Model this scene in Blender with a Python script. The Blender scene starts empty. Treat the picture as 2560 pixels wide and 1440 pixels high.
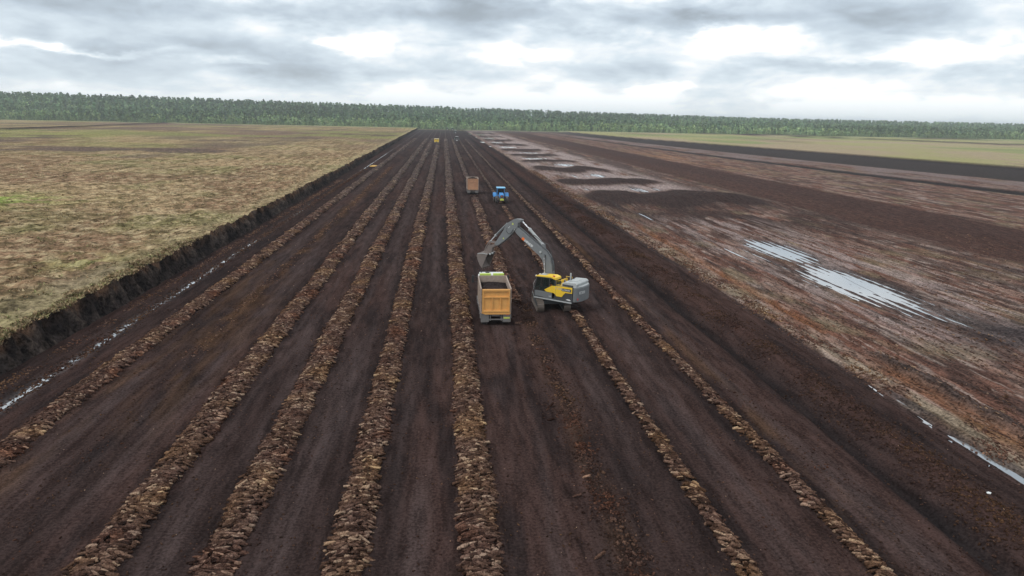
import bpy, bmesh, math, random
import numpy as np
from mathutils import Vector, Matrix
random.seed(4); RNG = np.random.default_rng(7)
S = bpy.context.scene; COL = S.collection
PI = math.pi
# ------------------------------------------------------------------ camera
FPX, CAMH, ROLL, VP = 1707., 17., .021, (1110., 293.)
def _d(x, y):
    return Vector((x-1280., -(y-720.), -FPX)).normalized()
_a = _d(*VP); _b = _d(VP[0]+1000, VP[1]+1000*ROLL)
_up = _b.cross(_a).normalized()
if _up.y < 0: _up = -_up
ROT = Matrix((_a.cross(_up), _a, _up))
cam = bpy.data.objects.new('camera', bpy.data.cameras.new('camera')); COL.objects.link(cam)
cam.matrix_world = Matrix.Translation((0, 0, CAMH)) @ ROT.to_4x4()
cam.data.sensor_width = 36; cam.data.lens = FPX/2560*36
cam.data.clip_start = .5; cam.data.clip_end = 30000
S.camera = cam
S.render.engine = 'CYCLES'
S.render.resolution_x, S.render.resolution_y = 1024, 576
S.view_settings.view_transform = 'Standard'; S.view_settings.look = 'None'
S.view_settings.exposure = 0; S.view_settings.gamma = 1; S.view_settings.use_curve_mapping = False
S.cycles.volume_bounces = 1
# ------------------------------------------------------------------ sun
SUN_EL, SUN_AZ = math.radians(50), math.radians(-118)      # azimuth from +Y towards +X: sun up behind the left shoulder
sun = bpy.data.objects.new('sun', bpy.data.lights.new('sun', 'SUN')); COL.objects.link(sun)
sun.data.energy = 1.5; sun.data.angle = math.radians(14); sun.data.color = (1, .97, .92)
_sd = Vector((math.sin(SUN_AZ)*math.cos(SUN_EL), math.cos(SUN_AZ)*math.cos(SUN_EL), math.sin(SUN_EL)))
sun.rotation_euler = _sd.to_track_quat('Z', 'Y').to_euler()
# ------------------------------------------------------------------ sky
W = bpy.data.worlds.new('World'); S.world = W; W.use_nodes = True
nt = W.node_tree; nt.nodes.clear()
class NG:
    def __init__(s, nt): s.nt = nt
    def n(s, t, **k):
        nd = s.nt.nodes.new(t)
        for a, b in k.items(): setattr(nd, a, b)
        return nd
    def lk(s, a, b): s.nt.links.new(a, b)
    def m(s, op, a, b=None, c=None, clamp=False):
        nd = s.n('ShaderNodeMath', operation=op, use_clamp=clamp)
        for i, v in enumerate((a, b, c)):
            if v is None: continue
            if isinstance(v, (int, float)): nd.inputs[i].default_value = v
            else: s.lk(v, nd.inputs[i])
        return nd.outputs[0]
    def noise(s, vec, scale, detail=5, rough=.5, dist=0., color=False):
        nd = s.n('ShaderNodeTexNoise'); s.lk(vec, nd.inputs['Vector'])
        nd.inputs['Scale'].default_value = scale; nd.inputs['Detail'].default_value = detail
        nd.inputs['Roughness'].default_value = rough; nd.inputs['Distortion'].default_value = dist
        return nd.outputs['Color' if color else 'Fac']
    def ramp(s, fac, stops, interp='LINEAR'):
        nd = s.n('ShaderNodeValToRGB'); cr = nd.color_ramp; cr.interpolation = interp
        while len(cr.elements) < len(stops): cr.elements.new(.5)
        for e, (p, c) in zip(cr.elements, stops):
            e.position = p; e.color = (*c, 1) if len(c) == 3 else c
        s.lk(fac, nd.inputs[0]); return nd.outputs[0]
    def comb(s, x, y, z):
        nd = s.n('ShaderNodeCombineXYZ')
        for i, v in enumerate((x, y, z)):
            if isinstance(v, (int, float)): nd.inputs[i].default_value = v
            else: s.lk(v, nd.inputs[i])
        return nd.outputs[0]
    def mixc(s, f, a, b, mode='MIX'):
        nd = s.n('ShaderNodeMix', data_type='RGBA', blend_type=mode)
        for i, v in ((0, f), (6, a), (7, b)):
            if isinstance(v, (int, float)): nd.inputs[i].default_value = v
            elif isinstance(v, tuple): nd.inputs[i].default_value = (*v, 1)
            else: s.lk(v, nd.inputs[i])
        return nd.outputs[2]
g = NG(nt)
tc = g.n('ShaderNodeTexCoord'); sep = g.n('ShaderNodeSeparateXYZ'); g.lk(tc.outputs['Generated'], sep.inputs[0])
dx, dy, dz = sep.outputs
zc = g.m('MAXIMUM', dz, 0.0)
inv = g.m('DIVIDE', 1.0, g.m('ADD', zc, .09))
P = g.comb(g.m('MULTIPLY', dx, inv), g.m('MULTIPLY', dy, inv), 0.0)
az = g.m('ARCTAN2', dx, dy); el = g.m('ARCSINE', dz)
AE = g.comb(g.m('MULTIPLY', az, 1.0), g.m('MULTIPLY', el, 2.6), 0.0)
n1 = g.noise(P, .55, 7, .50, .5)
n2 = g.noise(AE, 4.2, 7, .47, .25)
n4 = g.noise(AE, 15., 7, .55, .2)
n3 = g.noise(P, 1.7, 6, .5, .3)
n5 = g.m('ABSOLUTE', g.m('SUBTRACT', g.noise(AE, 9., 5, .5, .6), .5))
wv = g.n('ShaderNodeSeparateColor'); g.lk(g.noise(AE, 8., 7, .6, 0, True), wv.inputs[0])
uaz = g.m('ADD', az, g.m('MULTIPLY', g.m('SUBTRACT', wv.outputs[0], .5), .26))
uel = g.m('ADD', el, g.m('MULTIPLY', g.m('SUBTRACT', wv.outputs[1], .5), .06))
thick = g.m('ADD', g.m('MULTIPLY', n1, .20), g.m('MULTIPLY', n2, .85))
thick = g.m('ADD', thick, g.m('MULTIPLY', n4, .26))
thick = g.m('SUBTRACT', thick, g.m('MULTIPLY', n5, .38))
thick = g.m('ADD', thick, g.m('MULTIPLY', n3, .08))
thick = g.m('SUBTRACT', thick, .318)
# cloud masses and openings: azimuth, elevation, half width, half height, weight
for a_, e_, wa, we, wt in [(.10, .145, .17, .020, .26), (.30, .130, .09, .026, .30), (-.24, .135, .18, .018, .26), (-.50, .122, .14, .014, .14),
                           (.62, .128, .20, .020, .14), (-.36, .078, .22, .022, .13), (-.14, .056, .14, .012, .16), (.50, .075, .11, .012, .15),
                           (.27, .068, .22, .012, .07), (.70, .062, .14, .010, .10),
                           (-.134, .094, .035, .014, -.30), (.089, .090, .05, .012, -.26), (.40, .108, .05, .014, -.30), (.631, .088, .09, .014, -.26),
                           (.301, .043, .05, .006, -.20), (-.46, .071, .16, .004, -.20), (-.28, .062, .06, .005, -.16), (0, .02, 3., .014, -.18)]:
    q1 = g.m('DIVIDE', g.m('SUBTRACT', uaz, a_), wa); q2 = g.m('DIVIDE', g.m('SUBTRACT', uel, e_), we)
    r2 = g.m('ADD', g.m('MULTIPLY', q1, q1), g.m('MULTIPLY', q2, q2))
    ex = g.m('EXPONENT', g.m('MULTIPLY', r2, -1.0))
    thick = g.m('ADD', thick, g.m('MULTIPLY', ex, wt))
cl = g.ramp(thick, [(.24, (1.35, 1.36, 1.36)), (.31, (1.02, 1.06, 1.09)), (.40, (.77, .87, .95)), (.52, (.57, .66, .75)), (.66, (.40, .46, .52)), (.85, (.32, .35, .38))])
hz = g.m('SUBTRACT', 1.0, g.m('MULTIPLY', zc, 18.), clamp=True)
cl = g.mixc(g.m('MULTIPLY', hz, .75), cl, (.80, .90, .97))
sky = g.n('ShaderNodeTexSky', sky_type='NISHITA'); sky.sun_disc = False
sky.sun_elevation = SUN_EL; sky.sun_rotation = SUN_AZ
b1 = g.n('ShaderNodeBackground'); g.lk(sky.outputs[0], b1.inputs[0]); b1.inputs[1].default_value = .1
b2 = g.n('ShaderNodeBackground'); g.lk(cl, b2.inputs[0]); b2.inputs[1].default_value = 1.0
mx = g.n('ShaderNodeMixShader'); mx.inputs[0].default_value = .94
g.lk(b1.outputs[0], mx.inputs[1]); g.lk(b2.outputs[0], mx.inputs[2])
wo = g.n('ShaderNodeOutputWorld'); g.lk(mx.outputs[0], wo.inputs[0])

# ------------------------------------------------------------------ tagging, mesh helpers
def tag(o, label=None, cat=None, group=None, kind=None):
    if label: o['label'] = label
    if cat: o['category'] = cat
    if group: o['group'] = group
    if kind: o['kind'] = kind
    return o
def empty(name, loc, rz=0):
    o = bpy.data.objects.new(name, None); COL.objects.link(o)
    o.location = loc; o.rotation_euler = (0, 0, rz); o.empty_display_size = .3
    return o
def link_mesh(name, me, parent=None, mat=None):
    if mat: me.materials.append(mat)
    o = bpy.data.objects.new(name, me); COL.objects.link(o)
    if parent: o.parent = parent
    return o
class MB:
    def __init__(s): s.v = []; s.f = []
    def add(s, vs, fs):
        b = len(s.v); s.v += [tuple(v) for v in vs]; s.f += [tuple(i+b for i in f) for f in fs]; return s
    def box(s, a, b, m=None):
        (x0, y0, z0), (x1, y1, z1) = a, b
        vs = [(x0,y0,z0),(x1,y0,z0),(x1,y1,z0),(x0,y1,z0),(x0,y0,z1),(x1,y0,z1),(x1,y1,z1),(x0,y1,z1)]
        if m: vs = [m @ Vector(v) for v in vs]
        return s.add(vs, [(0,3,2,1),(4,5,6,7),(0,1,5,4),(1,2,6,5),(2,3,7,6),(3,0,4,7)])
    def prism(s, pts, lo, hi, axis='y'):
        n = len(pts)
        f = {'y': lambda p, t: (p[0], t, p[1]), 'x': lambda p, t: (t, p[0], p[1]), 'z': lambda p, t: (p[0], p[1], t)}[axis]
        vs = [f(p, lo) for p in pts]+[f(p, hi) for p in pts]
        fs = [tuple(range(n)), tuple(range(2*n-1, n-1, -1))]+[(i, i+n, (i+1) % n+n, (i+1) % n) for i in range(n)]
        return s.add(vs, fs)
    def tube(s, pts, r, n=8, r2=None, caps=True):
        pts = [Vector(p) for p in pts]; rings = []
        for i, p in enumerate(pts):
            t = (pts[min(i+1, len(pts)-1)]-pts[max(i-1, 0)]).normalized()
            u = t.cross(Vector((0, 0, 1)));
            if u.length < .05: u = t.cross(Vector((1, 0, 0)))
            u.normalize(); w = t.cross(u)
            rr = r if r2 is None else r+(r2-r)*i/(len(pts)-1)
            rings.append([p+u*math.cos(2*PI*k/n)*rr+w*math.sin(2*PI*k/n)*rr for k in range(n)])
        vs = [v for q in rings for v in q]; fs = []
        for i in range(len(pts)-1):
            for k in range(n):
                fs.append((i*n+k, i*n+(k+1) % n, (i+1)*n+(k+1) % n, (i+1)*n+k))
        if caps: fs += [tuple(range(n-1, -1, -1)), tuple(range((len(pts)-1)*n, len(pts)*n))]
        return s.add(vs, fs)
    def lathe(s, prof, c, axis='x', n=20):
        vs = []; fs = []
        for (r, t) in prof:
            for k in range(n):
                a = 2*PI*k/n; p = (t, r*math.cos(a), r*math.sin(a))
                if axis == 'y': p = (p[1], p[0], p[2])
                if axis == 'z': p = (p[1], p[2], p[0])
                vs.append((c[0]+p[0], c[1]+p[1], c[2]+p[2]))
        m = len(prof)
        for i in range(m-1):
            for k in range(n): fs.append((i*n+k, i*n+(k+1) % n, (i+1)*n+(k+1) % n, (i+1)*n+k))
        fs += [tuple(range(n-1, -1, -1)), tuple(range((m-1)*n, m*n))]
        return s.add(vs, fs)
    def build(s, name, mat, parent=None, bevel=0., smooth=False):
        me = bpy.data.meshes.new(name); me.from_pydata(s.v, [], s.f)
        bm = bmesh.new(); bm.from_mesh(me); bmesh.ops.recalc_face_normals(bm, faces=bm.faces)
        bm.to_mesh(me); bm.free(); me.update()
        if smooth: me.polygons.foreach_set('use_smooth', [True]*len(me.polygons))
        o = link_mesh(name, me, parent, mat)
        if bevel:
            md = o.modifiers.new('bevel', 'BEVEL'); md.width = bevel; md.segments = 2; md.limit_method = 'ANGLE'
        return o
def np_mesh(name, verts, faces, mat, parent=None, smooth=True, colors=None):
    """verts (n,3), faces (m,k) equal sized"""
    me = bpy.data.meshes.new(name); nv, nf, k = len(verts), len(faces), faces.shape[1]
    me.vertices.add(nv); me.vertices.foreach_set('co', np.ascontiguousarray(verts, np.float32).ravel())
    me.loops.add(nf*k); me.loops.foreach_set('vertex_index', np.ascontiguousarray(faces, np.int32).ravel())
    me.polygons.add(nf); me.polygons.foreach_set('loop_start', np.arange(0, nf*k, k, dtype=np.int32))
    me.polygons.foreach_set('use_smooth', np.full(nf, smooth))
    me.update(calc_edges=True)
    if colors is not None:
        at = me.color_attributes.new('Col', 'FLOAT_COLOR', 'POINT')
        c4 = np.ones((nv, 4), np.float32); c4[:, :3] = colors
        at.data.foreach_set('color', c4.ravel())
    return link_mesh(name, me, parent, mat)
def grid_faces(nr, nc):
    i = np.arange(nr-1)[:, None]*nc+np.arange(nc-1)[None]; i = i.ravel()
    return np.stack([i, i+1, i+nc+1, i+nc], 1)
# ------------------------------------------------------------------ numpy noise
def _h(ix, iy, s):
    h = (ix.astype(np.int64)*374761393+iy.astype(np.int64)*668265263+s*974634777) & 0xffffffff
    h = ((h ^ (h >> 13))*1274126177) & 0xffffffff
    h = (h ^ (h >> 16))
    return (h & 0xffff)/65535.
def vn(x, y, s=0):
    ix = np.floor(x); iy = np.floor(y); fx = x-ix; fy = y-iy
    fx = fx*fx*(3-2*fx); fy = fy*fy*(3-2*fy)
    a = _h(ix, iy, s); b = _h(ix+1, iy, s); c = _h(ix, iy+1, s); d = _h(ix+1, iy+1, s)
    return a+(b-a)*fx+(c-a)*fy+(a-b-c+d)*fx*fy
def fb(x, y, s=0, o=4, g_=.5):
    t = 0; a = 1; w = 0
    for k in range(o):
        t = t+a*vn(x*2**k+17.3*k, y*2**k-9.1*k, s+k*13); w += a; a *= g_
    return t/w
def ss(a, b, x):
    t = np.clip((x-a)/(b-a), 0, 1); return t*t*(3-2*t)
def gauss(x, c, w): return np.exp(-((x-c)/w)**2)
def band(x, a, b, e): return ss(a-e, a+e, x)*(1-ss(b-e, b+e, x))
def mixa(c, col, f):
    return c+(np.array(col)[None, None]-c)*f[..., None]

# ------------------------------------------------------------------ materials
def principled(name):
    m = bpy.data.materials.new(name); m.use_nodes = True
    return m, NG(m.node_tree), m.node_tree.nodes['Principled BSDF']
def bump(G, b, h, strength, dist):
    bn = G.n('ShaderNodeBump'); bn.inputs['Strength'].default_value = strength; bn.inputs['Distance'].default_value = dist
    G.lk(h, bn.inputs['Height']); G.lk(bn.outputs[0], b.inputs['Normal'])
def mat_ground(name, rough=.85, bstr=.7, bdist=.05, streak=True, sx=1., sy=.14, lo=.47, hi=.69, fine=9., amp=(.55, 1.5), spec=.0):
    m, G, b = principled(name)
    at = G.n('ShaderNodeVertexColor'); at.layer_name = 'Col'
    geo = G.n('ShaderNodeNewGeometry'); pos = geo.outputs['Position']
    n1 = G.noise(pos, fine, 8, .62, .3)
    if streak:
        mp = G.n('ShaderNodeMapping'); mp.inputs['Scale'].default_value = (sx, sy, 1); G.lk(pos, mp.inputs[0])
        n2 = G.noise(mp.outputs[0], 2.2, 7, .6)
    else:
        n2 = G.noise(pos, .8, 7, .6)
    v = G.m('ADD', G.m('MULTIPLY', n1, .65), G.m('MULTIPLY', n2, .5))
    mr = G.n('ShaderNodeMapRange'); G.lk(v, mr.inputs[0]); mr.inputs[1].default_value = lo; mr.inputs[2].default_value = hi
    mr.inputs[3].default_value = amp[0]; mr.inputs[4].default_value = amp[1]
    c = G.mixc(1.0, at.outputs[0], mr.outputs[0], 'MULTIPLY')
    G.lk(c, b.inputs['Base Color']); b.inputs['Roughness'].default_value = rough
    b.inputs['Specular IOR Level'].default_value = spec
    bump(G, b, G.m('ADD', n1, G.m('MULTIPLY', n2, .5)), bstr, bdist)
    return m
def mat_paint(name, col, rough=.45, dirt=.25, metallic=0., dirtcol=(.10, .08, .07), scale=3.):
    m, G, b = principled(name)
    tcn = G.n('ShaderNodeTexCoord')
    n = G.noise(tcn.outputs['Object'], scale, 8, .65, .4)
    f = G.ramp(n, [(.42, (0, 0, 0)), (.75, (1, 1, 1))])
    c = G.mixc(G.m('MULTIPLY', f, dirt), col, dirtcol)
    n2 = G.noise(tcn.outputs['Object'], scale*9, 4, .6)
    c = G.mixc(G.m('MULTIPLY', n2, dirt*.4), c, dirtcol)
    G.lk(c, b.inputs['Base Color'])
    rr = G.m('ADD', rough, G.m('MULTIPLY', f, .25)); G.lk(rr, b.inputs['Roughness'])
    b.inputs['Metallic'].default_value = metallic
    return m
def mat_clod(name, objrand):
    m, G, b = principled(name)
    geo = G.n('ShaderNodeNewGeometry'); pos = geo.outputs['Position']
    if objrand:
        oi = G.n('ShaderNodeObjectInfo'); r = oi.outputs['Random']; pb = oi.outputs['Location']
    else:
        at = G.n('ShaderNodeVertexColor'); at.layer_name = 'Col'
        sp = G.n('ShaderNodeSeparateColor'); G.lk(at.outputs[0], sp.inputs[0]); r = sp.outputs[0]; pb = pos
    base = G.ramp(r, [(0, (.028, .017, .013)), (.3, (.070, .040, .029)), (.6, (.122, .071, .050)), (.85, (.195, .120, .084)), (1, (.38, .265, .18))])
    patch = G.noise(pb, .22, 3, .55)
    pc = G.ramp(patch, [(.34, (1.0, .80, .74)), (.45, (.82, .82, .90)), (.55, (1.0, .98, .95)), (.66, (1.15, 1.08, .88))])
    if not objrand:
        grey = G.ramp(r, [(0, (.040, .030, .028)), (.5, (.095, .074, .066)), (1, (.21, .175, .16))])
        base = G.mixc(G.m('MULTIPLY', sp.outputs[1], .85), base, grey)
    c = G.mixc(1.0, base, pc, 'MULTIPLY')
    n = G.noise(pos, 14., 6, .65)
    mr = G.n('ShaderNodeMapRange'); G.lk(n, mr.inputs[0]); mr.inputs[1].default_value = .38; mr.inputs[2].default_value = .64
    mr.inputs[3].default_value = .45; mr.inputs[4].default_value = 1.45
    c = G.mixc(1.0, c, mr.outputs[0], 'MULTIPLY')
    G.lk(c, b.inputs['Base Color']); b.inputs['Roughness'].default_value = .72
    b.inputs['Specular IOR Level'].default_value = .0
    bump(G, b, n, .8, .05)
    return m
def mat_water():
    m, G, b = principled('standing_water')
    b.inputs['Base Color'].default_value = (.345, .36, .375, 1); b.inputs['Roughness'].default_value = .06
    b.inputs['Metallic'].default_value = .55; b.inputs['IOR'].default_value = 1.8
    geo = G.n('ShaderNodeNewGeometry')
    bump(G, b, G.noise(geo.outputs['Position'], 6., 3, .5), .05, .01)
    return m
M = dict(
    peat=mat_ground('peat', .8, 1., .07, amp=(.52, 1.5), fine=8.),
    wet=mat_ground('wet_red_peat', .8, 1., .12, amp=(.36, 1.75), spec=.02, sx=1.7, sy=.30, fine=6.),
    moor=mat_ground('moor_grass', .95, 1., .35, streak=False, fine=2.6, amp=(.42, 1.6), lo=.46, hi=.70),
    bank=mat_ground('peat_bank', .9, 1., .25, streak=False, fine=3.5, amp=(.25, 1.9)),
    core=mat_ground('windrow_core', .85, 1., .08, streak=False, fine=7., amp=(.4, 1.4)),
    clod=mat_clod('peat_clod', True), clods=mat_clod('peat_clods', False),
    water=mat_water(),
    beige=mat_paint('dusty_beige', (.42, .33, .27), .6, .45),
    orange=mat_paint('orange_steel', (.76, .38, .105), .55, .22),
    pink=mat_paint('faded_pink_brown', (.55, .29, .16), .65, .4),
    white=mat_paint('white_paint', (.72, .73, .72), .4, .2),
    lime=mat_paint('lime_paint', (.48, .62, .10), .45, .2),
    rust=mat_paint('rusty_bucket_steel', (.20, .165, .15), .6, .4, .2),
    vgrey=mat_paint('grey_machine_paint', (.175, .188, .195), .42, .25),
    lgrey=mat_paint('light_grey_machine_paint', (.42, .44, .44), .5, .25),
    dgrey=mat_paint('dark_grey_machine_paint', (.05, .055, .06), .5, .25),
    mud=mat_paint('mud_flap_grey', (.16, .15, .145), .7, .35),
    yellow=mat_paint('yellow_machine_paint', (.86, .56, .035), .4, .12),
    hivis=mat_paint('hi_vis_yellow_plate', (.55, .62, .12), .4, .1),
    black=mat_paint('black_plastic', (.02, .02, .022), .5, .2),
    tyre=mat_paint('muddy_tyre', (.035, .032, .031), .85, .6, dirtcol=(.11, .09, .075)),
    steel=mat_paint('track_steel', (.15, .12, .10), .55, .5, .3),
    chrome=mat_paint('chromed_rod', (.85, .85, .86), .2, .05, .7),
    blue=mat_paint('blue_paint', (.055, .27, .62), .4, .12),
    bluelight=mat_paint('pale_blue_roof', (.22, .55, .80), .4, .1),
    green=mat_paint('dark_green_paint', (.03, .055, .045), .5, .2),
    red=mat_paint('red_plastic', (.55, .05, .04), .4, .1),
    orangevest=mat_paint('orange_cloth', (.85, .18, .03), .8, .05),
    skin=mat_paint('skin', (.45, .27, .20), .6, .05),
    cloth=mat_paint('dark_cloth', (.05, .06, .08), .85, .1),
    pale=mat_paint('pale_yellow_sheet', (.75, .45, .10), .7, .15),
    bark=mat_paint('bark', (.12, .10, .08), .9, .3),
)
def mat_glass():
    m, G, b = principled('tinted_glass')
    b.inputs['Base Color'].default_value = (.02, .03, .03, 1); b.inputs['Roughness'].default_value = .05
    tr = G.n('ShaderNodeBsdfTransparent'); tr.inputs[0].default_value = (.86, .90, .88, 1)
    ms = G.n('ShaderNodeMixShader'); ms.inputs[0].default_value = .24
    G.lk(tr.outputs[0], ms.inputs[1]); G.lk(b.outputs[0], ms.inputs[2])
    G.lk(ms.outputs[0], m.node_tree.nodes['Material Output'].inputs[0]); return m
M['glass'] = mat_glass()
def mat_leaf():
    m, G, b = principled('foliage')
    at = G.n('ShaderNodeVertexColor'); at.layer_name = 'Col'
    oi = G.n('ShaderNodeObjectInfo')
    mr = G.n('ShaderNodeMapRange'); G.lk(oi.outputs['Random'], mr.inputs[0]); mr.inputs[3].default_value = .75; mr.inputs[4].default_value = 1.25
    c = G.mixc(1.0, at.outputs[0], mr.outputs[0], 'MULTIPLY')
    G.lk(c, b.inputs['Base Color']); b.inputs['Roughness'].default_value = .9; b.inputs['Specular IOR Level'].default_value = .1
    return m
M['leaf'] = mat_leaf()

# ================================================================== TERRAIN
ROWS = [(-22.3, 1.45, .15), (-13.35, 1.52, .17), (-8.75, 1.45, .17), (-3.85, 1.42, .18), (1.38, 1.5, .20), (6.6, 1.25, .16), (11.65, .70, .21), (17.0, .76, .18)]
def edgeX(Y):      # top lip of the peat bank
    drift = .008*np.maximum(Y-100, 0)
    return -29.75-drift+.9*(fb(Y*.16, Y*0+3.1, 5, 3)-.5)+.5*(fb(Y*.9, Y*0, 6, 3)-.5)*ss(400, 60, Y)
def baseX(Y): return -28.75-.008*np.maximum(Y-100, 0)+.3*(fb(Y*.5, Y*0+1, 9, 3)-.5)
PUD = [(45.9, 88.5, 3.6, 8.6, .33), (44.4, 68.5, 4.3, 11., .37), (41.2, 80, .5, 9, .2), (38.6, 84, .4, 7, .17), (49.0, 170, 1.5, 9, .27), (47.0, 56.0, 2.0, 8.0, .17), (48.5, 51.5, 1.4, 3, .2),
       (54.0, 170, .8, 6, .2), (35.5, 170, .5, 5, .18), (40, 212, .6, 7, .16), (44, 213, .5, 6, .16), (29.05, 37.6, .42, 2.6, .22), (28.7, 31.5, .35, 2.6, .18), (29.0, 28.4, .5, 2.2, .22), 
       (36.5, 122, .8, 5, .15), (34.5, 134, .6, 6, .14), (48, 213, 2.2, 6, .2), (46, 262, 3.5, 7, .19), (40, 304, 5, 7, .18), (43, 355, 5, 8, .18), (38, 420, 5, 10, .19), (37, 497, 5, 14, .17), (38, 600, 5, 20, .17), (38, 725, 6, 26, .17)]
MOUND = [(149, 11, 31, 70, 1.15), (190, 8, 31, 60, .85), (238, 10.5, 31, 56, .75), (283, 6.5, 31, 54, .7), (328, 9, 31, 54, .65), (385, 12, 31, 54, .6), (455, 14, 31, 54, .6), (545, 18, 31, 54, .6), (660, 20, 31, 54, .6), (790, 24, 31, 56, .6)]
def xeff(X, Y): return X+.11*np.clip((X-100)/60, 0, 1.5)*(Y-200)
def h_peat(X, Y, want=False):
    n_f = fb(X*2.1, Y*2.1, 3, 4); n_m = fb(X*.35, Y*.35, 4, 3); st = fb(X*1.6, Y*.10, 8, 4)
    rough = np.clip(fb(X*.5, Y*.06, 12, 3)*1.6-.3, 0, 1)
    z = .05*(n_m-.5)+(.035+.05*rough)*(n_f-.5)+.05*(st-.5)
    # tyre tracks either side of lane centres
    lanes = [ -19.9, -16.2, -11.0, -6.3, -1.2, 4.0, 9.2, 14.4, 19.2]
    lc = np.zeros_like(X)
    for c in lanes:
        for o in (-.95, .95):
            w = gauss(X, c+o+.15*(fb(Y*.03, Y*0+c, 21, 2)-.5), .34); z -= .045*w; lc = np.maximum(lc, w*.6)
        lc = np.maximum(lc, .8*gauss(X, c, .8))
    xs_ = X+.004*np.maximum(0, Y-100)
    z = z-(.075+.05*(fb(xs_*.4, Y*.15, 132, 3)-.5))*gauss(xs_, -25.8, .42)+.11*(fb(xs_*2.6, Y*2.4, 131, 4)-.5)*gauss(xs_, -25.8, .8)
    # tread marks
    z += .030*np.sin(Y*2*PI/.42+9*n_m)*lc*ss(.5, .62, fb(X*.7, Y*.12, 67, 3))*ss(90, 50, Y)
    # drain and spoil
    dx_ = 22.3+.25*(fb(Y*.08, Y*0, 31, 2)-.5)
    z -= .55*gauss(X, dx_, .55)+.10*gauss(X, dx_-1.3, .8)
    sp = gauss(X, 24.6+.3*(fb(Y*.12, Y*0+2, 33, 2)-.5), 1.15)
    z += sp*(.38+.35*(fb(X*1.1, Y*1.1, 35, 4)-.5))
    return z, dict(nf=n_f, nm=n_m, st=st, lc=lc, sp=sp, rough=rough, dr=gauss(X, dx_, .7))
def h_wet(X, Y):
    xe = xeff(X, Y)
    e = 28.75+.7*(fb(Y*.22, Y*0+4, 41, 4)-.5)
    up = ss(-.25, .35, X-e)
    n_f = fb(X*1.6, Y*1.1, 43, 4); n_m = fb(X*.22, Y*.09, 44, 4); st = fb(X*1.3, Y*.07, 45, 4)
    fur = np.sin(X*2*PI/1.05+9*fb(X*.25, Y*.015, 46, 3))
    z = up*(.22+.16*(n_f-.5)+.10*(st-.5)+.05*fur+.10*(n_m-.5))
    pud = np.zeros_like(X)
    for (cx, cy, wx, wy, dep) in PUD:
        wob = 1+1.3*(fb(X*.9+cx, Y*.09, 50, 4)-.5)
        pud = np.maximum(pud, dep*np.exp(-(((X-cx)/wx)**2+((Y-cy)/wy)**2)**1.5/wob))
    z = z-pud*up*.92+.085*fur*np.clip(pud*4, 0, 1)+.30*(fb(X*1.9, Y*.055, 57, 3)-.5)*np.clip(pud*4, 0, 1)
    mo = np.zeros_like(X)
    for (cy, w, x0, x1, hh) in MOUND:
        cyy = cy+.10*(X-45)+w*2.0*(fb(X*.12, X*0+cy, 52, 4)-.5)
        t = np.exp(-np.abs((Y-cyy)/w)**2.4)*ss(x0-1, x0+3, X)*(1-ss(x1-6, x1+4, X))
        mo = np.maximum(mo, t*hh*(.75+.5*fb(X*.3, Y*.2, 53, 3)))
    z = z+mo
    # near corner heap, spoil ridge, rust coloured rut
    hp = np.exp(-((X-47.5)/4.2)**2-((Y-49.0)/2.6)**2)*.55
    rg = gauss(X, 32.4+.4*(fb(Y*.3, Y*0, 55, 2)-.5), .75)*band(Y, 32, 45.5, 2)*.5
    rut = gauss(X, 31.6, .55)*band(Y, 52, 108, 4)
    z = z+hp*(.8+.5*n_f)+rg*(.7+.7*n_f)-.30*rut+.13*(gauss(X, 30.9, .3)+gauss(X, 32.3, .3))*band(Y, 52, 108, 4)
    # step down to ditch, field beyond
    dd = band(xe, 149, 158.5, .8); z = z-.7*dd
    z = z*(1-.5*ss(90, 150, xe))
    z = z+1.3*ss(259.5, 265.5, xe)
    return z, dict(xe=xe, up=up, nf=n_f, nm=n_m, st=st, fur=fur, pud=pud, mo=np.maximum(mo, hp*1.4), rut=rut, rg=rg, dd=dd)
def segdist(X, Y, pts):
    best = np.full(X.shape, 1e9)
    for (x0, y0), (x1, y1) in zip(pts[:-1], pts[1:]):
        vx, vy = x1-x0, y1-y0; t = np.clip(((X-x0)*vx+(Y-y0)*vy)/(vx*vx+vy*vy), 0, 1)
        best = np.minimum(best, np.hypot(X-x0-t*vx, Y-y0-t*vy))
    return best
def ysteps(y0, y1, base, k):
    ys = [y0]
    while ys[-1] < y1: ys.append(ys[-1]+max(base, ys[-1]**2/k))
    ys[-1] = y1; return np.array(ys)
def sheet(name, xs, ys, fn, mat, kind='structure'):
    X, Y = np.meshgrid(xs, ys); Z, C = fn(X, Y)
    o = np_mesh(name, np.stack([X, Y, Z], -1).reshape(-1, 3), grid_faces(len(ys), len(xs)), mat, colors=C.reshape(-1, 3))
    o['kind'] = kind; return o
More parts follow.
